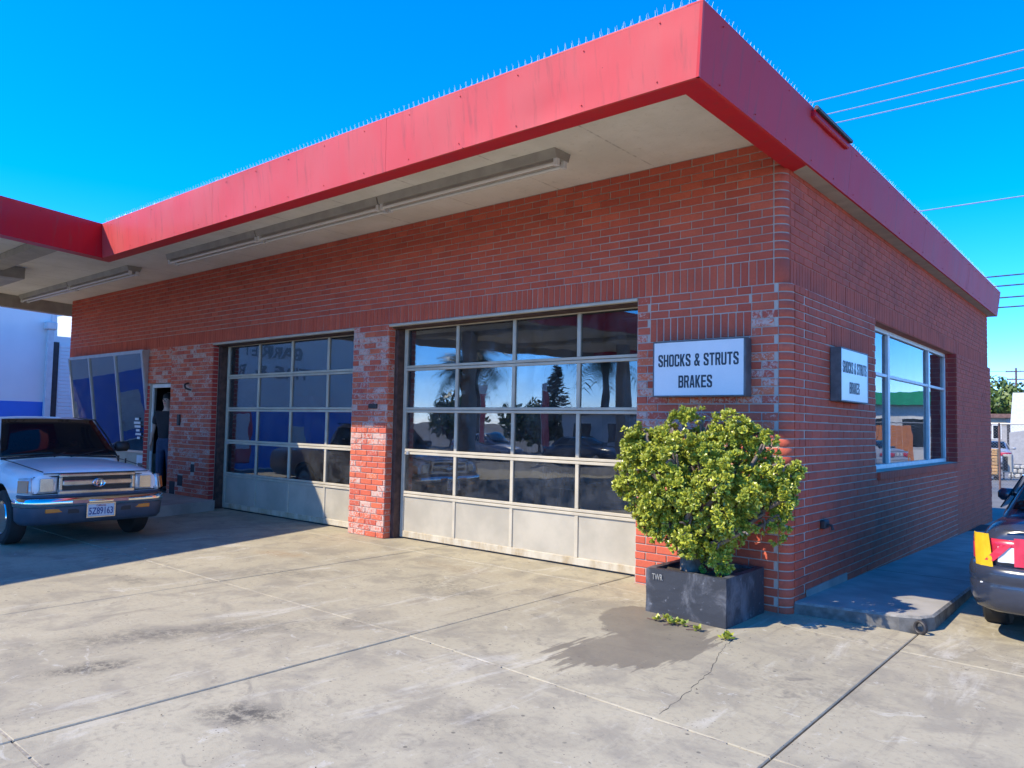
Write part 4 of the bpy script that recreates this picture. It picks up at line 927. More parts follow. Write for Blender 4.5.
def wheel(parent, x, y, r, w, side, rimmat='chrome', spokes=6, rr=.63):
    M = Matrix.Translation((x, y, r)) @ Matrix.Rotation(-pi/2*side, 4, 'X')    # local z points outward (side*+y)
    m = MB(); m.lathe([(r*rr, -w/2), (r*.9, -w/2), (r*.98, -w/2+.02), (r, -w/2+.045), (r, w/2-.045), (r*.98, w/2-.02), (r*.90, w/2), (r*.74, w/2+.004), (r*rr, w/2-.012)], M, 40)
    ty = m.obj('wheel', 'rubber', parent, 30)
    m = MB(); R_ = r*rr; m.lathe([(R_*1.02, w/2-.01), (R_*.99, w/2+.006), (R_*.93, w/2+.0), (R_*.86, w/2-.05), (R_*.80, w/2-.075), (R_*.25, w/2-.07), (R_*.22, w/2-.02), (R_*.18, w/2-.012), (.01, w/2-.012)], M, 36)
    for k in range(spokes):
        a = 2*pi*k/spokes; Mk = M @ Matrix.Rotation(a, 4, 'Z'); m.prism([Mk @ Vector(p) for p in ((R_*.18, -.032, w/2-.02), (R_*.9, -.05, w/2-.025), (R_*.9, .05, w/2-.025), (R_*.18, .032, w/2-.02))], None, (M.to_3x3() @ Vector((0, 0, -.04))))
    m.obj('rim', rimmat, ty, 30)
    m = MB()
    for k in range(spokes):
        a = 2*pi*(k+.5)/spokes; Mk = M @ Matrix.Rotation(a, 4, 'Z'); m.box((R_*.36, -.03, w/2-.069), (R_*.72, .03, w/2-.062), 0, Mk)
    m.obj('rim_hole', 'blackp', ty)
    return ty

# --- white pickup; local x forward, z up, origin on the ground under the front axle
def pickup():
    T = thing('pickup_truck', 'older white pickup truck with chrome bumper parked in shade at far left', 'pickup truck', (-8.07, -2.80, 0), radians(0))
    def sec(x, wt, zt, wb=.78, zb=.36, crown=.025, sh=.83):
        return (x, [(0, zb), (wb*.8, zb), (wb, zb+.05), (sh, .56), (sh+.005, .70), (sh-.025, zt-.11), (wt, zt-.035), (wt*.86, zt), (wt*.5, zt+crown*.7), (0, zt+crown)])
    S = [sec(.70, .64, .845, .66, .50, .015, .70), sec(.69, .68, .87, .70, .50, .02, .76), sec(.60, .70, .90, .75, .44, .03, .80), sec(.3, .71, .925, .78, .40, .04), sec(0, .715, .942, .79, .38, .045), sec(-.35, .715, .955, .79, .36, .04), sec(-.62, .715, .965, .79, .34, .035),
         sec(-1.2, .73, 1.0, .79, .33, .03), sec(-2.0, .735, 1.0, .79, .33, .02), sec(-2.06, .74, .99, .78, .34, .0), sec(-3.9, .74, .98, .78, .36, .0), sec(-3.95, .73, .96, .76, .40, .0)]
    me = body_mesh('body', S, ['silverwhite', 'blackp'], [(0, .325, .40, .50, .95), (0, .325, .40, -.95, -.50), (-2.62, .325, .40, .50, .95), (-2.62, .325, .40, -.95, -.50)], 1, 32); bd = link('body', me, T)
    # cab
    def cs(x, wb, zb, wt, zt): return (x, [(0, zb), (wb, zb), (wb-.005, zb+.05), (wt+.03, zt-.10), (wt, zt-.035), (wt*.85, zt), (0, zt+.025)])
    Cc = [cs(-.50, .735, .90, .73, .965), cs(-.52, .745, .91, .735, .985), cs(-.79, .76, .95, .665, 1.25), cs(-1.03, .765, .95, .605, 1.485), cs(-1.12, .765, .95, .60, 1.515), cs(-1.45, .765, .95, .60, 1.53), cs(-1.82, .765, .95, .60, 1.52), cs(-1.93, .76, .95, .62, 1.46), cs(-2.02, .75, .95, .70, 1.06)]
    link('cab', body_mesh('cab', Cc, ['silverwhite'], (), 1, 30), T)
    # windscreen
    P = quadsurf((-.53, -.71, 1.0), (-.53, .71, 1.0), (-1.045, .565, 1.475), (-1.045, -.565, 1.475), 12, 6, .045, (.55, 0, .83)); P = [[p+Vector((.022, 0, .022)) for p in r] for r in P]
    m = MB(); m.grid(P); ws = m.obj('windscreen', 'carglass', T, True); sm = ws.modifiers.new('s', 'SOLIDIFY'); sm.thickness = .012
    m = MB()
    for s in (-1, 1): m.tube([(-.46, s*.1, 1.01), (-.49, s*.15+.1, 1.035), (-.56, s*.2+.35, 1.085)], .008, 5)
    m.obj('wiper', 'blackp', T)
    # side windows
    for s in (-1, 1):
        pts = [(-.80, s*.752, 1.06), (-1.88, s*.752, 1.06), (-1.80, s*.635, 1.44), (-1.12, s*.635, 1.44)]
        if s > 0: pts = pts[::-1]
        patch(pts, .012, .022).obj('side_window', 'carglass', T)
        m = MB(); m.box((-.74, s*.80, 1.06), (-.86, s*1.0, 1.20), .035); m.box((-.77, s*.74, 1.06), (-.83, s*.81, 1.10), .01); m.obj('mirror', 'blackp', T, 50)
        box('door_handle', (-1.62, s*.835, .80), (-1.74, s*.85, .83), 'blackp', T, .004)
    # panel gaps
    for s in (-1, 1): box('panel_gap', (-.50, s*.845, .42), (-.508, s*.825, .97), 'blackp', T)
    m = MB(); P = [(x, y, 0) for x, y in ((.675, -.60), (.40, -.645), (-.1, -.665), (-.45, -.68))]
    zof = lambda x: .872+.105*min(1, max(0, (.68-x)/1.2))**.7
    for s in (-1, 1): m = MB(); m.tube([(x, s*abs(y), zof(x)+.012) for x, y, z in P], .006, 4); m.obj('bonnet_seam', 'blackp', bd)
    box('bonnet_edge', (.69, -.60, .862), (.715, .60, .872), 'blackp', bd)
    # grille
    gx = .735
    m = MB(); m.box((.66, -.40, .615), (gx-.03, .40, .85), .01); gr = m.obj('grille', 'blackp', T)
    box('surround', (gx-.05, -.44, .822), (gx, .44, .860), 'chromew', gr, .008); box('surround', (gx-.05, -.44, .595), (gx, .44, .664), 'chromew', gr, .01)
    for s in (-1, 1): box('surround', (gx-.05, s*.40, .666), (gx-.002, s*.44, .820), 'chromew', gr, .008)
    box('bar', (gx-.045, -.40, .718), (gx+.006, .40, .782), 'chromew', gr, .012)
    em = MB()
    for (ry, rz_, oz) in ((.068, .048, 0), (.03, .046, 0), (.045, .018, .018)):
        em.tube([(gx+.016, ry*cos(a), .745+oz+rz_*sin(a)) for a in [2*pi*k/20 for k in range(21)]], .0075, 5, False)
    em.obj('emblem', 'chrome', gr, True)
    # headlights
    for s in (-1, 1):
        lab = None
        P = quadsurf((gx-.035, s*.445, .635), (.690, s*.70, .63), (.655, s*.69, .825), (gx-.035, s*.445, .835), 8, 5, .018, (1, 0, 0)); m = MB(); m.grid(P if s > 0 else [r[::-1] for r in P]); hb = MB(); C4 = [P[0][0], P[0][-1], P[-1][-1], P[-1][0], P[0][0]]; hb.tube([c+Vector((.004, 0, 0)) for c in C4], .009, 5); h = m.obj('headlight', 'headlens', T, True); hb.obj('gasket', 'blackp', h); q = h.modifiers.new('s', 'SOLIDIFY'); q.thickness = .05; q.offset = -1 if True else 1
        m = MB(); m.box((.7225, s*.50, .66), (.7255, s*.64, .81), .03); m.obj('reflector', 'chromew', h)
        P = quadsurf((.688, s*.705, .63), (.56, s*.80, .64), (.54, s*.79, .815), (.653, s*.695, .825), 5, 4, .01, (.7, s*.7, 0)); P = [[p+Vector((.034, s*.030, 0)) for p in r] for r in P]
        m = MB(); m.grid(P if s > 0 else [r[::-1] for r in P]); o = m.obj('corner_lamp', 'headlens', T, True); q = o.modifiers.new('s', 'SOLIDIFY'); q.thickness = .04; q.offset = -1
        P = quadsurf((.665, s*.725, .65), (.57, s*.80, .655), (.55, s*.79, .79), (.64, s*.712, .79), 3, 3, .0, (.7, s*.7, 0)); P = [[p+Vector((.056, s*.045, 0)) for p in r] for r in P]
        m = MB(); m.grid(P if s > 0 else [r[::-1] for r in P]); q_ = m.obj('amber_lens', 'amber', o); q = q_.modifiers.new('s', 'SOLIDIFY'); q.thickness = .01
    # bumper
    path = [(.50, -.835), (.66, -.82), (.78, -.70), (.82, -.4), (.83, 0), (.82, .4), (.78, .70), (.66, .82), (.50, .835)]
    def sweep(prof, mat, name, par=T):
        m = MB(); P = []
        pts = bezier([(x, y, 0) for x, y in path], 4)
        for i, p in enumerate(pts):
            t = (pts[min(i+1, len(pts)-1)]-pts[max(i-1, 0)]).normalized(); n = Vector((t.y, -t.x, 0)); P.append([p+n*o+Vector((0, 0, z)) for o, z in prof])
        m.grid([[P[i][j] for i in range(len(P))] for j in range(len(prof))]); m.add([P[0][j] for j in range(len(prof))], [tuple(range(len(prof)))]); m.add([P[-1][j] for j in range(len(prof))], [tuple(reversed(range(len(prof))))]); return m.obj(name, mat, par, 50)
    bp = sweep([(-.08, .585), (-.01, .585), (.012, .57), (.02, .53), (.012, .49), (0, .478), (-.08, .478)], 'chrome', 'bumper')
    sweep([(-.08, .477), (-.002, .477), (.0, .45), (-.012, .32), (-.05, .275), (-.2, .265), (-.2, .477)], 'valance', 'valance', bp)
    sweep([(-.10, .62), (-.03, .62), (-.02, .600), (-.03, .586), (-.10, .586)], 'valance', 'bumper_top', bp)
    for s in (-1, 1):
        box('turn_lamp', (.775, s*.60, .415), (.812, s*.40, .462), 'amber', bp, .006, ) ; box('reflector', (.835, s*.32, .515), (.856, s*.14, .55), 'pinkref', bp, .005)
        box('bumper_slot', (.80, s*.36, .40), (.826, s*.24, .45), 'blackp', bp)
    for o in list(bp.children):
        if o.name.startswith('turn_lamp'): o.location.x = .004
    pt = thing('licence_plate', None, None, (0, 0, 0)); bpy.data.objects.remove(pt)
    m = MB(); m.box((.836, -.155, .345), (.846, .155, .50), .004); pl = m.obj('licence_plate', 'plate', bp)
    fr = MB()
    for a, b in (((-.165, .335), (.165, .347)), ((-.165, .494), (.165, .508)), ((-.165, .347), (-.152, .494)), ((.152, .347), (.165, .494))): fr.box((.838, a[0], a[1]), (.852, b[0], b[1]))
    fr.obj('plate_frame', 'chromew', bp)
    lettering('plate_number', '5Z89163', (.8465, 0, .412), (0, 1, 0), (0, 0, 1), .275, .085, 'plateink', bp, .01); lettering('plate_state', 'California', (.8465, 0, .477), (0, 1, 0), (0, 0, 1), .11, .022, 'redbox', bp)
    for x, y, s in ((.07, -.735, -1), (.04, .725, 1), (-2.62, -.725, -1), (-2.62, .725, 1)): wheel(T, x, y, .325, .20, s, 'chrome', 6)
    for s in (-1, 1):
        for xg in (-.74, -1.93): box('door_gap', (xg-.004, s*.846, .46), (xg+.004, s*.818, 1.0), 'blackp', T)
        m = MB(); m.tube([(-.55, s*.735, 1.0), (-.80, s*.70, 1.25), (-1.08, s*.62, 1.50), (-1.85, s*.61, 1.52)], .012, 5); m.obj('roof_gutter', 'blackp', T, True)
    m = MB(); m.box((-.93, -.13, 1.33), (-.88, .13, 1.39), .015); m.obj('rear_view_mirror', 'blackp', T)
    m = MB(); m.tube([(-.50, -.70, .992), (-.505, 0, 1.03), (-.50, .70, .992)], .014, 5); m.obj('cowl_seal', 'blackp', T, True)
    # antenna and roof moulding
    m = MB(); m.tube([(-.48, -.70, 1.0), (-.62, -.72, 1.55)], .004, 5); m.obj('aerial', 'blackp', T)
    # interior hints
    m = MB(); m.tube([(-.42, .36+.17*cos(a), 1.02+.02*cos(a)) for a in (0, 1)], .01, 4)
    bx = MB(); bx.box((-2.06, -.70, .40), (-3.85, .70, .41)); bx.obj('bed_floor', 'blackp', T)
    box('exhaust_shadow_plate', (.45, -.62, .24), (-3.6, .62, .33), 'blackp', T)
    return T
pickup()

# --- sedan, local x forward, origin at centre on the ground
def sedan(name, label, mat, loc, rz, detail=True, group=None, taped=False):
    T = thing(name, label, 'car', loc, rz, group)
    def sec(x, w, zt, zb=.22, wt=.66, crown=.03):
        return (x, [(0, zb), (w*.82, zb), (w*.95, zb+.06), (w, zb+.24), (w*1.005, .60), (w*.985, zt-.16), (wt+.07, zt-.05), (wt, zt-.008), (wt*.5, zt+crown*.8), (0, zt+crown)])
    S = [sec(-2.20, .68, .90, .36, .50, .01), sec(-2.17, .76, .96, .33, .58, .02), sec(-2.05, .82, 1.0, .27, .63), sec(-1.75, .84, 1.015, .23, .65), sec(-1.3, .85, 1.0, .21, .67), sec(-.5, .855, .96, .2, .70), sec(.4, .855, .95, .2, .70), sec(.95, .85, .94, .2, .69), sec(1.5, .84, .86, .21, .66), sec(1.95, .80, .76, .23, .60), sec(2.12, .72, .68, .28, .52), sec(2.18, .60, .62, .34, .44)]
    S = S if True else S
    cuts = [(-1.32, .30, .35, .55, 1.0), (-1.32, .30, .35, -1.0, -.55), (1.30, .30, .35, .55, 1.0), (1.30, .30, .35, -1.0, -.55)] if detail else []
    link('body', body_mesh('body', S, [mat, 'blackp'], cuts, 1, 32), T)
    def cs(x, wb, zb, wt, zt): return (x, [(0, zb), (wb, zb), (wb-.005, zb+.06), (wt+.03, zt-.10), (wt, zt-.03), (wt*.8, zt), (0, zt+.02)])
    Cc = [cs(-1.70, .66, .93, .645, 1.03), cs(-1.66, .68, .93, .65, 1.05), cs(-1.30, .74, .92, .58, 1.27), cs(-1.0, .76, .92, .545, 1.375), cs(-.85, .765, .92, .54, 1.39), cs(-.2, .775, .92, .54, 1.40), cs(.10, .775, .92, .55, 1.375), cs(.25, .77, .92, .57, 1.30), cs(.85, .72, .92, .68, 1.02), cs(.9, .70, .92, .67, .99)]
    link('cab', body_mesh('cab', Cc, [mat], (), 1, 30), T)
    P = quadsurf((-1.66, .60, 1.04), (-1.66, -.60, 1.04), (-1.04, -.50, 1.365), (-1.04, .50, 1.365), 10, 5, .04, (-.5, 0, .85)); P = [[p+Vector((-.018, 0, .028)) for p in r] for r in P]
    m = MB(); m.grid(P); o = m.obj('rear_window', 'carglass', T, True); q = o.modifiers.new('s', 'SOLIDIFY'); q.thickness = .012
    P = quadsurf((.86, -.62, 1.01), (.86, .62, 1.01), (.16, .52, 1.365), (.16, -.52, 1.365), 10, 5, .04, (.5, 0, .85)); P = [[p+Vector((.012, 0, .022)) for p in r] for r in P]
    m = MB(); m.grid(P); o = m.obj('windscreen', 'carglass', T, True); q = o.modifiers.new('s', 'SOLIDIFY'); q.thickness = .012
    for s in (-1, 1):
        for a in ([(-1.32, .72, 1.03), (-.42, .765, 1.0), (-.40, .60, 1.31), (-1.0, .585, 1.31)], [(-.34, .765, 1.0), (.62, .74, 1.0), (.18, .60, 1.30), (-.34, .60, 1.31)]):
            pts = [(x, s*y, z) for x, y, z in a]; pts = pts if s < 0 else pts[::-1]
            patch(pts, .01, .022).obj('side_window', 'carglass', T)
        m = MB(); m.box((.50, s*.81, .97), (.64, s*1.0, 1.10), .035); m.box((.54, s*.74, .97), (.60, s*.82, 1.01), .01); m.obj('mirror', mat, T, 50)
        for x in (-1.32, 1.30): wheel(T, x, s*.755, .30, .19, s, 'chromew', 7)
        box('door_handle', (-.55, s*.862, .80), (-.70, s*.872, .83), mat, T, .004)
    # rear bumper
    path = [(-1.66, .872), (-1.95, .862), (-2.15, .78), (-2.255, .55), (-2.28, 0), (-2.255, -.55), (-2.15, -.78), (-1.95, -.862), (-1.66, -.872)]
    def sweep(prof, mt, nm, par):
        m = MB(); P = []; pts = bezier([(x, y, 0) for x, y in path], 5)
        for i, p in enumerate(pts):
            t = (pts[min(i+1, len(pts)-1)]-pts[max(i-1, 0)]).normalized(); n = Vector((t.y, -t.x, 0)); n = n if (n.dot(Vector((-1, 0, 0)))+n.dot(p)*.2) > 0 else -n; P.append([p+n*o+Vector((0, 0, z)) for o, z in prof])
        m.grid([[P[i][j] for i in range(len(P))] for j in range(len(prof))]); return m.obj(nm, mt, par, 60)
    bp = sweep([(-.10, .645), (-.02, .645), (.01, .628), (.022, .585), (.024, .53), (.012, .515), (.014, .50), (.02, .48), (.012, .38), (-.02, .30), (-.10, .27)], mat, 'bumper', T)
    # tail lamps wrap the corner
    for s in (-1, 1):
        pts = [(-2.205, s*.36), (-2.215, s*.52), (-2.19, s*.66), (-2.10, s*.785), (-1.96, s*.835), (-1.86, s*.848)]
        m = MB(); P = [[Vector((x-.012, y+s*.010, z)) for x, y in pts] for z in (.685, .74, .80, .855)]; m.grid(P if s < 0 else [r[::-1] for r in P]); o = m.obj('tail_lamp', 'redlens', T, True); q = o.modifiers.new('s', 'SOLIDIFY'); q.thickness = .03
        if taped and s > 0:
            def tape(a, b, mt, nm, z0, z1, sl=0., o_=.022):
                k = 8; poly = bezier([(x, y, 0) for x, y in pts], 6); N = len(poly); P = []
                for zz in (z0, (z0+z1)/2, z1):
                    row = []
                    for i in range(k+1):
                        f = (a+(b-a)*i/k + sl*((zz-z0)/(z1-z0)-.5))*(N-1); f = min(max(f, 0), N-1.001); p = poly[int(f)].lerp(poly[int(f)+1], f-int(f)); row.append(Vector((p.x-.012-o_*.6+.005*mnoise.noise(p*25+Vector((0, 0, zz*30))), p.y+o_*.5, zz+.006*mnoise.noise(p*14))))
                    P.append(row)
                m = MB(); m.grid([r[::-1] for r in P]); t_ = m.obj(nm, mt, o); q = t_.modifiers.new('s', 'SOLIDIFY'); q.thickness = .004
            tape(.0, .20, 'redtape', 'red_tape', .655, .875); tape(.42, .64, 'yellowtape', 'yellow_tape', .60, .89, .05, .030); tape(.68, .78, 'redtape', 'red_tape', .68, .80, .05); tape(.30, .40, 'redtape', 'red_tape', .68, .82, -.18, .034)
            tape(.20, .36, 'paper', 'white_tape', .68, .80, .0, .018)
    if taped:
        for p in ((-2.292, .28, .48, .05), (-2.285, .42, .44, .03), (-2.19, .74, .50, .03), (-2.24, .62, .52, .03)):
            box('scrape', (p[0]-.004, p[1]-p[3], p[2]-.006), (p[0]+.02, p[1]+p[3], p[2]+.006), 'paper', bp, .003)
    box('boot_seam', (-2.20, -.60, .93), (-2.212, .60, .938), 'blackp', T); box('licence_plate', (-2.225, -.16, .72), (-2.215, .16, .86), 'plate', T)
    return T
sedan('sedan_car', 'dark navy sedan with yellow and red tape over its broken tail lamp at right edge', 'navy', (2.27, 2.66, -.135), pi/2, taped=True)

# ------------------------------------------------------------------ person in the doorway
def person():
    T = thing('person', 'person in black t-shirt and dark jeans standing half hidden in the office doorway', 'person', (-12.02, .24, .17), radians(35)); T.scale = (1.05, 1.05, 1.05)
    def skin(name, J, E, mat, sub=2):
        me = bpy.data.meshes.new(name); me.from_pydata([j[0] for j in J], E, []); o = link('tmp', me); md = o.modifiers.new('k', 'SKIN'); md.use_smooth_shade = True; sm = o.modifiers.new('s', 'SUBSURF'); sm.levels = sub; sm.render_levels = sub
        for i, j in enumerate(J): me.skin_vertices[0].data[i].radius = j[1] if isinstance(j[1], tuple) else (j[1], j[1])
        me.skin_vertices[0].data[0].use_root = True
        dg = bpy.context.evaluated_depsgraph_get(); m2 = bpy.data.meshes.new_from_object(o.evaluated_get(dg)); m2.name = name; bpy.data.objects.remove(o); m2.materials.clear(); m2.materials.append(MT[mat]); m2.polygons.foreach_set('use_smooth', [True]*len(m2.polygons)); return m2
    # faces -Y; person's right side is -X
    J = [((0, 0, .95), (.135, .10)), ((0, .01, 1.12), (.125, .09)), ((0, .01, 1.32), (.15, .10)), ((0, .015, 1.44), (.085, .07)), ((0, .0, 1.52), .052), ((.0, -.02, 1.60), (.072, .085)), ((.0, -.015, 1.69), (.070, .085)), ((0, -.01, 1.745), (.045, .055))]
    E = [(i, i+1) for i in range(7)]
    def limb(start, pts):
        p = start
        for q in pts: J.append(q); E.append((p, len(J)-1)); p = len(J)-1
        return p
    for s in (-1, 1):
        h = limb(2, [((s*.185, .01, 1.40), .055), ((s*.235, .02, 1.26), .046), ((s*.262, .02, 1.12), .038), ((s*.27, -.01, .98), .033), ((s*.272, -.03, .875), .024), ((s*.27, -.045, .82), (.026, .034))])
        for k, (dy, ln) in enumerate(((-.03, .075), (-.012, .088), (.008, .082), (.026, .066))):
            limb(h, [((s*.27, -.045+dy, .785), .0095), ((s*.266, -.05+dy, .785-ln*.5), .0085), ((s*.256, -.055+dy, .785-ln), .007)])
        limb(h, [((s*.262, -.085, .81), .0105), ((s*.252, -.10, .775), .009)])
        limb(0, [((s*.095, 0, .86), .082), ((s*.10, -.01, .50), .058), ((s*.105, .01, .28), .05), ((s*.105, .02, .08), .036), ((s*.11, -.06, .04), .035), ((s*.115, -.15, .03), .028)])
    link('body', skin('body', J, E, 'skin'), T)
    S = [((0, 0, .86), (.172, .132)), ((0, .01, 1.08), (.155, .115)), ((0, .01, 1.30), (.175, .12)), ((0, .015, 1.42), (.11, .09)), ((0, .01, 1.475), .066)]; Es = [(0, 1), (1, 2), (2, 3), (3, 4)]
    for s in (-1, 1):
        S += [((s*.185, .01, 1.40), .072), ((s*.228, .02, 1.28), .066), ((s*.245, .02, 1.18), .062)]; b = len(S)-3; Es += [(2, b), (b, b+1), (b+1, b+2)]
    link('t_shirt', skin('t_shirt', S, Es, 'tee'), T)
    S = [((0, 0, 1.02), (.15, .115)), ((0, 0, .88), (.155, .12))]; Es = [(0, 1)]
    for s in (-1, 1):
        S += [((s*.09, 0, .78), .095), ((s*.10, -.01, .50), .075), ((s*.105, .01, .28), .068), ((s*.105, .02, .06), .062)]; b = len(S)-4; Es += [(1, b), (b, b+1), (b+1, b+2), (b+2, b+3)]
    link('trousers', skin('trousers', S, Es, 'jeans'), T)
    m = MB()
    for s in (-1, 1): m.box((s*.07, -.20, .0), (s*.155, .08, .075), .03)
    m.obj('shoe', 'blackp', T)
    # hair cap and face
    m = MB(); V = []; 
    m.lathe([(.082, -.02), (.088, .03), (.082, .07), (.055, .10), (.01, .115)], Matrix.Translation((0, .012, 1.67)) @ Matrix.Rotation(.25, 4, 'X') @ Matrix.Diagonal((.93, 1.12, 1, 1)), 18); m.obj('hair', 'hair', T, True)
    m = MB(); m.add([(0, -.112, 1.655), (-.016, -.10, 1.615), (.016, -.10, 1.615), (0, -.132, 1.622), (0, -.10, 1.605)], [(0, 1, 3), (0, 3, 2), (1, 4, 3), (3, 4, 2)]); m.obj('nose', 'skin', T)
    for s in (-1, 1):
        m = MB(); m.lathe([(.001, -.008), (.009, -.004), (.011, 0), (.009, .004), (.001, .008)], Matrix.Translation((s*.029, -.098, 1.655)), 10); m.obj('eye', 'hair', T, True)
        m = MB(); m.lathe([(.001, -.03), (.012, -.018), (.016, .01), (.008, .028), (.001, .032)], Matrix.Translation((s*.078, -.005, 1.64)), 8); m.obj('ear', 'skin', T, True)
    box('mouth', (-.022, -.106, 1.573), (.022, -.094, 1.582), 'redbox', T, .003)
person()

# ------------------------------------------------------------------ warehouse at left
wh = thing('warehouse', 'large white warehouse with a blue painted band at far left', 'warehouse', (-24, 2.1, 0))
m = MB(); m.box((-14, -17.2, -.35), (0, 0, 6.6)); m.obj('wall', 'warewhite', wh)
m = MB(); m.box((0, -17.19, -.3), (.012, -.001, 1.98)); m.obj('band', 'wareblue', wh)
for y in (-7.0, -5.0, -10.0, -13.2):
    dd = MB(); dd.box((.0, y, 0), (.03, y+.75, 1.3)); d_ = dd.obj('roll_up_door', 'stuccow', wh)
    for z in range(6): box('slat', (.031, y+.03, .03+z*.21), (.045, y+.72, .03+z*.21+.18), 'stuccow', d_, .006)
m = MB(); m.box((.005, -.001, -.3), (.02, .03, 6.6)); m.box((.0, -17.2, 6.3), (.05, 0, 6.62)); m.obj('trim', 'stuccow', wh)
lettering('lettering', 'BARRETTS', (.03, -11.2, 4.25), (0, 1, 0), (0, 0, 1), 3.6, .50, 'stuccog', wh, .02); lettering('lettering', 'TIRE & R/B', (.03, -11.4, 3.45), (0, 1, 0), (0, 0, 1), 4.2, .50, 'stuccog', wh, .02)
vm = thing('vending_machine', 'tall red vending machine standing against the blue and white warehouse', 'vending machine', (-23.4, -7.6, 0)); box('cabinet', (-.4, -.6, -.05), (.4, .6, 1.9), 'redbox', vm, .03); box('front_panel', (.401, -.45, .5), (.42, .25, 1.75), 'paper', vm, .006); box('coin_panel', (.401, .32, .9), (.425, .5, 1.4), 'blackp', vm, .006)
dp = thing('downspout', 'white rain downspout with a collector box beside the warehouse corner', 'downspout', (-23.84, 2.05, 0))
box('pipe', (-.08, -.09, -.3), (.08, .09, 4.25), 'stuccow', dp, .02); box('collector', (-.13, -.16, 4.25), (.13, .16, 4.5), 'stuccow', dp, .03)
w2 = thing('rear_shed', 'white building with a grey roll-up door between the warehouse and the brick wall', 'shed', (-25.2, 2.2, 0))
m = MB(); m.box((-8, .02, -.35), (0, 6.5, 4.2)); m.prism([(-.02, .02, 4.2), (-.02, .52, 4.2), (-.02, .40, 6.6), (-.02, .02, 6.6)], None, (-8, 0, 0)); m.obj('wall', 'warewhite', w2)
hall = thing('white_hall', 'tall sunlit white building glimpsed between the canopy and the brick wall', 'building', (-37, 6.5, -.3)); m = MB(); m.box((-8, 0, 0), (8, 8, 6.6)); m.obj('wall', 'white', hall); m = MB(); m.box((-8.1, -.1, 6.6), (8.1, 8.1, 6.8)); m.obj('parapet', 'stuccow', hall)
box('door_reveal', (.0, .26, -.3), (.02, .58, 4.0), 'iron', w2); rd = box('roll_up_door', (.0, .581, -.3), (.03, 3.4, 4.0), 'warewhite', w2)
for z in range(34): box('slat', (.031, .60, -.2+z*.122), (.05, 3.38, -.2+z*.122+.10), 'warewhite', rd, .012)

# ------------------------------------------------------------------ behind, at right
fn = thing('chain_link_fence', 'galvanised chain link fence with a top rail at the back of the lot', 'fence', (0, 20.8, -.22))
m = MB(); m.tube([(-7, 0, 2.1), (6, 0, 2.1)], .022, 6); m.obj('rail', 'galv', fn)
for x in (-6.9, -4.0, -1.0, 2.0, 5.0): m = MB(); m.tube([(x, 0, 0), (x, 0, 2.13)], .03, 7); m.obj('post', 'rust' if x == -1 else 'galv', fn)
m = MB(); s_ = .085; h = 2.08
for i in range(int(13/s_)+26):
    x = -7-h+i*s_
    for sg_ in (1, -1):
        a = Vector((x, .004*sg_, .03)); b = Vector((x+h, .004*sg_, .03+h)) if sg_ > 0 else None
        if sg_ < 0: a = Vector((x+h, -.004, .03)); b = Vector((x, -.004, .03+h))
        if min(a.x, b.x) < -7.2 or max(a.x, b.x) > 6.3: continue
        m.tube([a, b], .0022, 3, False)
tag(m.obj('mesh_wire', 'galv', fn), kind='stuff')
# crates on a cart
ct = thing('crate_cart', 'black wheeled cart under the stack of yellow wooden crates behind the lot', 'cart', (-2.35, 28.5, -.22))
box('deck', (-.42, -.4, .14), (.36, .4, .2), 'iron', ct)
for x in (-.3, .25):
    for y in (-.32, .32): m = MB(); m.lathe([(.075, -.03), (.075, .03)], Matrix.Translation((x, y, .075)) @ Matrix.Rotation(pi/2, 4, 'X'), 14); m.obj('wheel', 'rubber', ct)
for k, (z, hh) in enumerate(((.2, .36), (.575, .36), (.95, .26))):
    c = thing('wooden_crate', ['lowest yellow wooden crate of the stack on the cart', 'middle yellow wooden crate of the stack on the cart', 'top yellow wooden crate of the stack on the cart'][k], 'crate', (-2.37, 28.5, -.22+z), 0, 'stacked wooden crates')
    box('box', (-.40, -.38, 0), (.34, .38, hh), 'crate', c, .01)
    for q in range(3): box('slat', (-.41, -.40, .02+q*hh/3), (.35, -.381, .02+q*hh/3+hh/3-.03), 'crate', c, .006)
    box('handle_hole', (.0, -.403, hh*.45), (.16, -.401, hh*.7), 'dark', c)
gb = thing('utility_box', 'grey metal box beside the yellow crates on the back lot', 'box', (-1.78, 28.9, -.22)); box('cabinet', (-.16, -.2, .3), (.16, .2, 1.0), 'fixture', gb, .02); box('leg', (-.14, -.18, 0), (-.1, -.14, .3), 'iron', gb); box('leg', (.1, -.18, 0), (.14, -.14, .3), 'iron', gb); box('door', (-.12, -.212, .36), (.02, -.203, .92), 'dark', gb)
m = MB(); r_ = random.Random(9)
sw_ = thing('stone_wall', 'low pale rubble stone wall behind the chain link fence', 'wall', (-.2, 31, -.22))
box('core', (-1.75, -.1, -.1), (4, .25, .5), 'stone', sw_)
for i in range(26):
    for j in range(3):
        x = -1.8+i*.225+r_.uniform(-.02, .02)+(j % 2)*.1; mm = MB(); mm.box((x, -.2-r_.uniform(0, .05), j*.19), (x+.2, -.1, j*.19+.17+r_.uniform(-.02, .015)), .04); mm.obj('stone', 'stone', sw_)
sedan('parked_car', 'pale blue-grey car parked behind the fence in front of the grey house', 'greycar', (-3.9, 41, -.2), pi/2+.1, False)
sedan('parked_car', 'bright red car parked behind the fence at the right edge', 'redcar', (.55, 37.5, -.2), pi-.05, False)
hs_ = thing('house', 'grey stucco house with a dark roof edge behind the parked cars', 'house', (-6, 60, -.3))
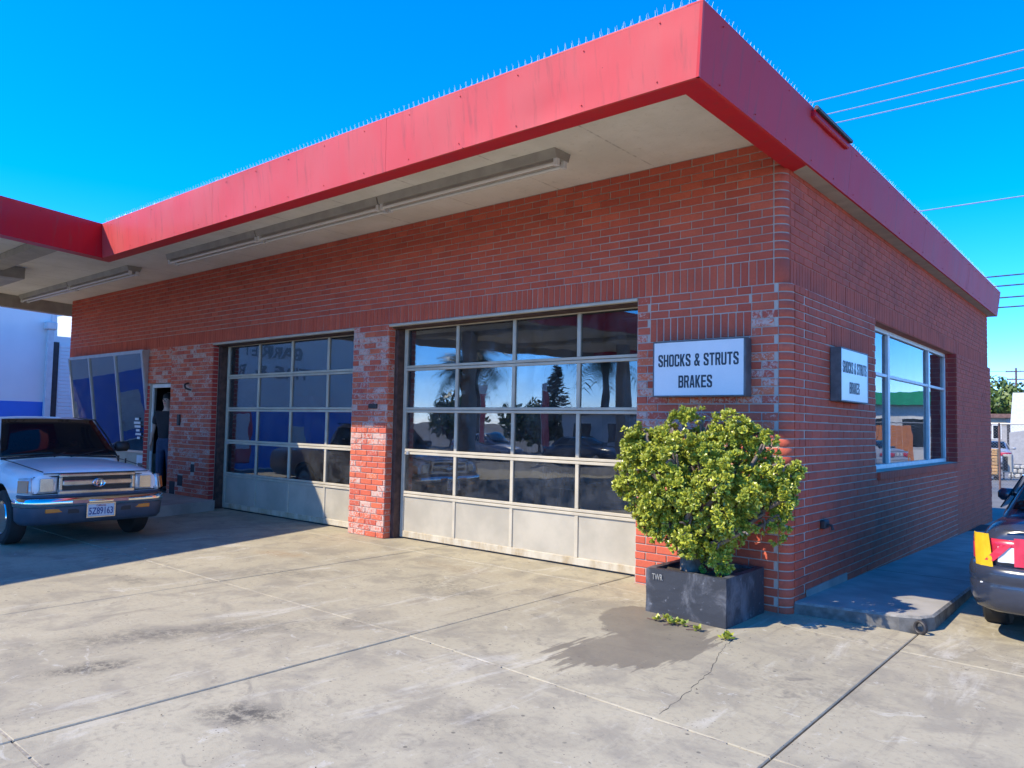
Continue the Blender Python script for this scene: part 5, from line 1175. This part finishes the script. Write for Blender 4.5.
box('wall', (-4.5, 0, 0), (.75, 8, 3.1), 'stuccog', hs_); box('roof', (-4.8, -.3, 3.1), (.9, 8.3, 3.4), 'rust', hs_); wf = box('window', (-.55, -.03, 1.5), (.05, -.001, 2.6), 'winframe', hs_); box('pane', (-.48, -.045, 1.57), (-.02, -.031, 2.53), 'carglass', wf); box('door', (.38, -.03, 0), (.7, -.001, 2.7), 'iron', hs_); box('eave_band', (-4.5, -.02, 2.5), (.37, -.001, 3.09), 'tan', hs_)
hw = thing('house', 'white stucco building with an orange tile roof and stepped parapet at the right edge', 'house', (-2, 50, -.3))
m = MB(); m.prism([(-2.2, 0, 0), (-2.2, 0, 2.6), (-2.05, 0, 4.5), (-1.05, 0, 4.5), (-1.05, 0, 3.6), (5, 0, 3.6), (5, 0, 0)][::-1], None, (0, 7, 0)); m.obj('wall', 'stuccow', hw)
for i in range(10):
    for j in range(4): box('tile', (-1.0+i*.5, .1+j*.4, 3.62+j*.22), (-.52+i*.5, .55+j*.4, 3.70+j*.22), 'tile', hw, .02)
box('roof', (-1.03, .2, 3.62), (5, 6.8, 4.3), 'tile', hw)
m = MB(); m.prism([(-2.2, -.6, 0), (-1.0, -.6, 0), (-.4, -.6, 2.3), (-2.2, -.6, 2.0)], None, (0, .55, 0)); m.obj('porch_wall', 'stuccog', hw)
ys_ = thing('pole_sign', 'white and yellow pole sign just past the end of the brick wall', 'sign', (-4.85, 45, -.3)); box('pole', (-.06, 0, 0), (.06, .12, 1.6), 'white', ys_); sfc = box('face', (-.40, -.1, 1.55), (.24, .1, 3.75), 'white', ys_, .02); box('yellow_panel', (-.37, -.106, 3.2), (.21, -.101, 3.6), 'yellowsign', sfc); box('red_cap', (-.4, -.11, 3.64), (.24, -.1015, 3.74), 'redbox', sfc)
for z, wd in ((2.9, .3), (2.6, .2)): box('print', (-.25, -.104, z), (-.25+wd, -.101, z+.1), 'wareblue', sfc)

def crown_tree(name, label, cat, loc, H, R, mat, seed, leaf=.22, n=2600, squash=.75, trunkh=.35, group=None):
    T = thing(name, label, cat, loc, 0, group); r = random.Random(seed); tr = MB(); th = H*trunkh
    tr.tube(bezier([(0, 0, -.2), (.05*R, .02, th*.6), (0, 0, th+.2*H)]), [R*.075*(1-.05*i) for i in range(13)], 8)
    cl = []
    for _ in range(16):
        d = Vector((r.gauss(0, 1), r.gauss(0, 1), r.gauss(0, .8))).normalized()*r.uniform(.35, .8); c = Vector((d.x*R, d.y*R, th+(H-th)*.5+d.z*(H-th)*.5*squash*1.2)); cl.append((c, R*r.uniform(.28, .45)))
        tr.tube(bezier([(0, 0, th*.8), c*.55+Vector((0, 0, th*.35)), c], 4), [.035*R*(1-.08*i) for i in range(9)], 5)
    tr.obj('trunk', 'pole', T, 60); lv = MB()
    for _ in range(n):
        c, q = cl[r.randrange(len(cl))]; d = Vector((r.gauss(0, 1), r.gauss(0, 1), r.gauss(0, 1))).normalized(); p = c+d*q*r.uniform(.7, 1.08); a = Vector((r.gauss(0, 1), r.gauss(0, 1), r.gauss(0, 1))).normalized(); b = a.cross(d+a*.1).normalized() if a.cross(d).length > .01 else a.orthogonal(); s = leaf*r.uniform(.6, 1.3); lv.r = r.random()
        lv.add([p-a*s, p+b*s*.55, p+a*s, p-b*s*.55], [(0, 1, 2, 3)])
    tag(lv.obj('crown', mat, T, attrs=True), kind='stuff'); return T
crown_tree('broadleaf_tree', 'round green tree behind the grey house at the right edge', 'tree', (-7.4, 74, -.3), 6.9, 4.6, 'treeleaf', 4, .26, 5200, .8, .2)
crown_tree('broadleaf_tree', 'dark green tree behind the white building, right of the round tree', 'tree', (-1.5, 82, -.3), 7.4, 4.2, 'treeleaf', 8, .26, 3200, .8, .2)

def utility_pole(loc, H, arms, label, rz=0):
    T = thing('utility_pole', label, 'utility pole', loc, rz); m = MB(); m.tube([(0, 0, -.3), (0, 0, H)], [.16, .10], 8); m.obj('pole', 'pole', T, True)
    for z, L in arms:
        c = box('crossarm', (-L, -.06, z-.06), (L, .06, z+.06), 'pole', T, .01)
        for x in (-L*.9, -L*.4, L*.4, L*.9): m = MB(); m.tube([(x, 0, z+.06), (x, 0, z+.2)], .035, 6); m.obj('insulator', 'stuccog', c)
    return T
utility_pole((-8.97, 95, -.3), 9.4, ((9.0, 1.0), (8.1, .9), (7.6, .7)), 'wooden utility pole with crossarms rising behind the tree')
utility_pole((14.0, 18, -.3), 12.6, ((12.2, 1.2), (11.2, 1.2)), 'wooden utility pole carrying the street lines, right of the garage'); utility_pole((-34, 18, -.3), 12.6, ((12.2, 1.2), (11.2, 1.2)), 'wooden utility pole carrying the street lines, left behind the garage')
wires = [(12.23, 'wirelt', .0, 'topmost pale power line above the red roof edge at upper right'), (11.72, 'wirelt', .0, 'middle of the three pale power lines at upper right'), (11.37, 'wirelt', .0, 'lowest of the three pale power lines at upper right'), (8.12, 'wirelt', .0, 'lone thin cable halfway up the sky at right'),
         (5.96, 'wire', .0, 'uppermost of the four dark cables beside the far roof corner'), (5.68, 'wire', .0, 'second dark cable beside the far roof corner'), (5.35, 'wire', .0, 'third dark cable beside the far roof corner'), (5.08, 'wire', .0, 'lowest dark cable beside the far roof corner')]
for z, mt, sg_, lab in wires:
    pts = []
    for k in range(25):
        t = k/24; x = -34+48*t; pts.append((x, 18, z+.0-.0*4*t*(1-t)+.25*((x/17.)**2 if x < 14 else .6)-.0)); 
    m = MB(); m.tube(pts, .018 if mt == 'wirelt' else .02, 5); tag(m.obj('power_line', mt), lab, 'cable', 'overhead cables behind the garage')
for z, lab in ((8.75, 'upper thin cable reaching the far pole behind the tree'), (7.9, 'middle thin cable reaching the far pole behind the tree'), (7.35, 'lower thin cable reaching the far pole behind the tree')):
    m = MB(); m.tube([(-38, 72, z-1.2), (-22, 84, z-.7), (-8.97, 95, z)], .02, 4); tag(m.obj('power_line', 'wire'), lab, 'cable', 'cables to the far pole')

# ------------------------------------------------------------------ across the street: what the glass reflects
st_ = thing('filling_station', 'white building with a green roof band across the street, mirrored in the right window', 'building', (9, 46, -.3))
box('wall', (-5, 0, 0), (7, 8, 3.6), 'stuccow', st_); box('green_band', (-5.4, -.6, 3.6), (4.0, 8.4, 4.4), 'green', st_); box('upper_wall', (4.01, -.3, 3.61), (9.5, 8, 4.8), 'stuccow', st_); 
for x in (-3.8, -1.2, 1.4): w_ = box('window', (x, -.04, .9), (x+1.6, -.001, 2.8), 'winframe', st_); box('pane', (x+.08, -.06, .98), (x+1.52, -.041, 2.72), 'carglass', w_)
of = thing('board_fence', 'orange board fence across the street, mirrored in the right window', 'fence', (9.5, 40, -.25))
for i in range(26): box('board', (-2+i*.26, 0, 0), (-1.76+i*.26, .04, 2.2), 'orange', of, .006)
sedan('parked_car', 'grey car parked in front of the orange board fence', 'greycar', (8.0, 31, -.2), .3, False)
def palm(loc, H, seed, label):
    T = thing('palm_tree', label, 'palm tree', loc); r = random.Random(seed); m = MB(); m.tube(bezier([(0, 0, -.3), (.1, 0, H*.5), (0, .1, H)], 6), [.24-.005*i for i in range(13)], 9); m.obj('trunk', 'pole', T, True); lv = MB()
    for k in range(80):
        a = r.random()*6.28; el = r.uniform(-.9, 1.2); L = r.uniform(1.8, 2.6); P = []
        for i in range(7):
            t = i/6; P.append(Vector((cos(a)*L*t*cos(el*(1-t*.3)), sin(a)*L*t*cos(el*(1-t*.3)), H+L*t*sin(el)-1.1*t*t)))
        side = Vector((-sin(a), cos(a), 0))
        for i in range(6):
            for q in range(3):
                p = P[i].lerp(P[i+1], q/3)
                for s in (-1, 1): lv.r = r.random(); d = (P[i+1]-P[i]).normalized(); e = p+side*s*.45+d*.25-Vector((0, 0, .18)); lv.add([p, p+d*.06, e], [(0, 1, 2)])
    tag(lv.obj('crown', 'palmleaf', T, attrs=True), kind='stuff')
palm((-31, -29, -.3), 6.5, 1, 'fan palm with the thinner crown across the street, mirrored in the right bay door'); palm((-21.5, -29.5, -.3), 6.6, 2, 'fan palm nearest the white shed across the street, mirrored in the right bay door'); palm((-36, -33, -.3), 6.0, 3, 'fan palm farthest left across the street')
def conifer(loc, H, R, seed, label):
    T = thing('conifer', label, 'tree', loc); r = random.Random(seed); m = MB(); m.tube([(0, 0, -.3), (0, 0, H)], [.2, .03], 7); m.obj('trunk', 'pole', T); lv = MB()
    for k in range(22):
        z = H*(.2+.78*k/22); L = R*(1-k/23)
        for q in range(7):
            a = q*.9+k*.5+r.random()*.3
            for i in range(14):
                t = i/14; p = Vector((cos(a)*L*t, sin(a)*L*t, z-.25*L*t+.3*L*t*t)); d = Vector((r.gauss(0, 1), r.gauss(0, 1), r.gauss(0, .4))).normalized(); lv.r = r.random(); lv.add([p, p+d*.32, p+d.orthogonal()*.09], [(0, 1, 2)])
    tag(lv.obj('crown', 'coniferleaf', T, attrs=True), kind='stuff')
conifer((-27.5, -33, -.3), 6.0, 1.9, 4, 'dark conifer between the two palms across the street')
ls = thing('low_shed', 'low white shed with dark windows across the street, mirrored in the right bay door', 'shed', (-21, -34, -.3)); box('wall', (-3, 0, 0), (7, 5, 2.6), 'stuccow', ls); box('roof', (-3.3, -.3, 2.6), (7.3, 5.3, 2.9), 'iron', ls)
for x in (-2.3, 0, 2.3, 4.6): w_ = box('window', (x, 5.001, .9), (x+1.4, 5.04, 2.1), 'winframe', ls); box('pane', (x+.07, 5.041, .97), (x+1.33, 5.06, 2.03), 'carglass', w_)
sedan('parked_car', 'navy sedan parked along the far side of the street', 'navy', (-19, -24, -.3), .05, False); sedan('parked_car', 'grey sedan parked along the far side of the street behind the navy one', 'greycar', (-25.5, -24.3, -.3), .02, False)
for x, y, lab in ((-20.1, -22, 'red feather banner with a white tip nearest the white shed'), (-24.7, -22.5, 'red feather banner farther left by the street')):
    t = thing('feather_banner', lab, 'banner', (x, y, -.3)); m = MB(); m.tube([(0, 0, 0), (0, 0, 3.9)], .025, 6); m.obj('pole', 'alum', t); m = MB(); m.box((.03, -.008, 1.0), (.42, .008, 3.5), .004); m.obj('cloth', 'redbox', t); box('tip', (.03, -.008, 3.51), (.36, .008, 3.9), 'paper', t)
for i, (x, y, h, r_, lab) in enumerate(((-40, -36, 4.0, 2.6, 'bushy tree farthest left across the street'), (-33, -38, 3.6, 2.6, 'bushy tree left of the palms across the street'), (-15, -40, 4.2, 3.0, 'bushy tree behind the right end of the low shed'), (-8, -38, 4.5, 3.2, 'bushy tree across the street opposite the corner'))):
    crown_tree('broadleaf_tree', lab, 'tree', (x, y, -.3), h, r_, 'treeleaf', 30+i, .3, 1200, .8, .2, 'trees across the street')
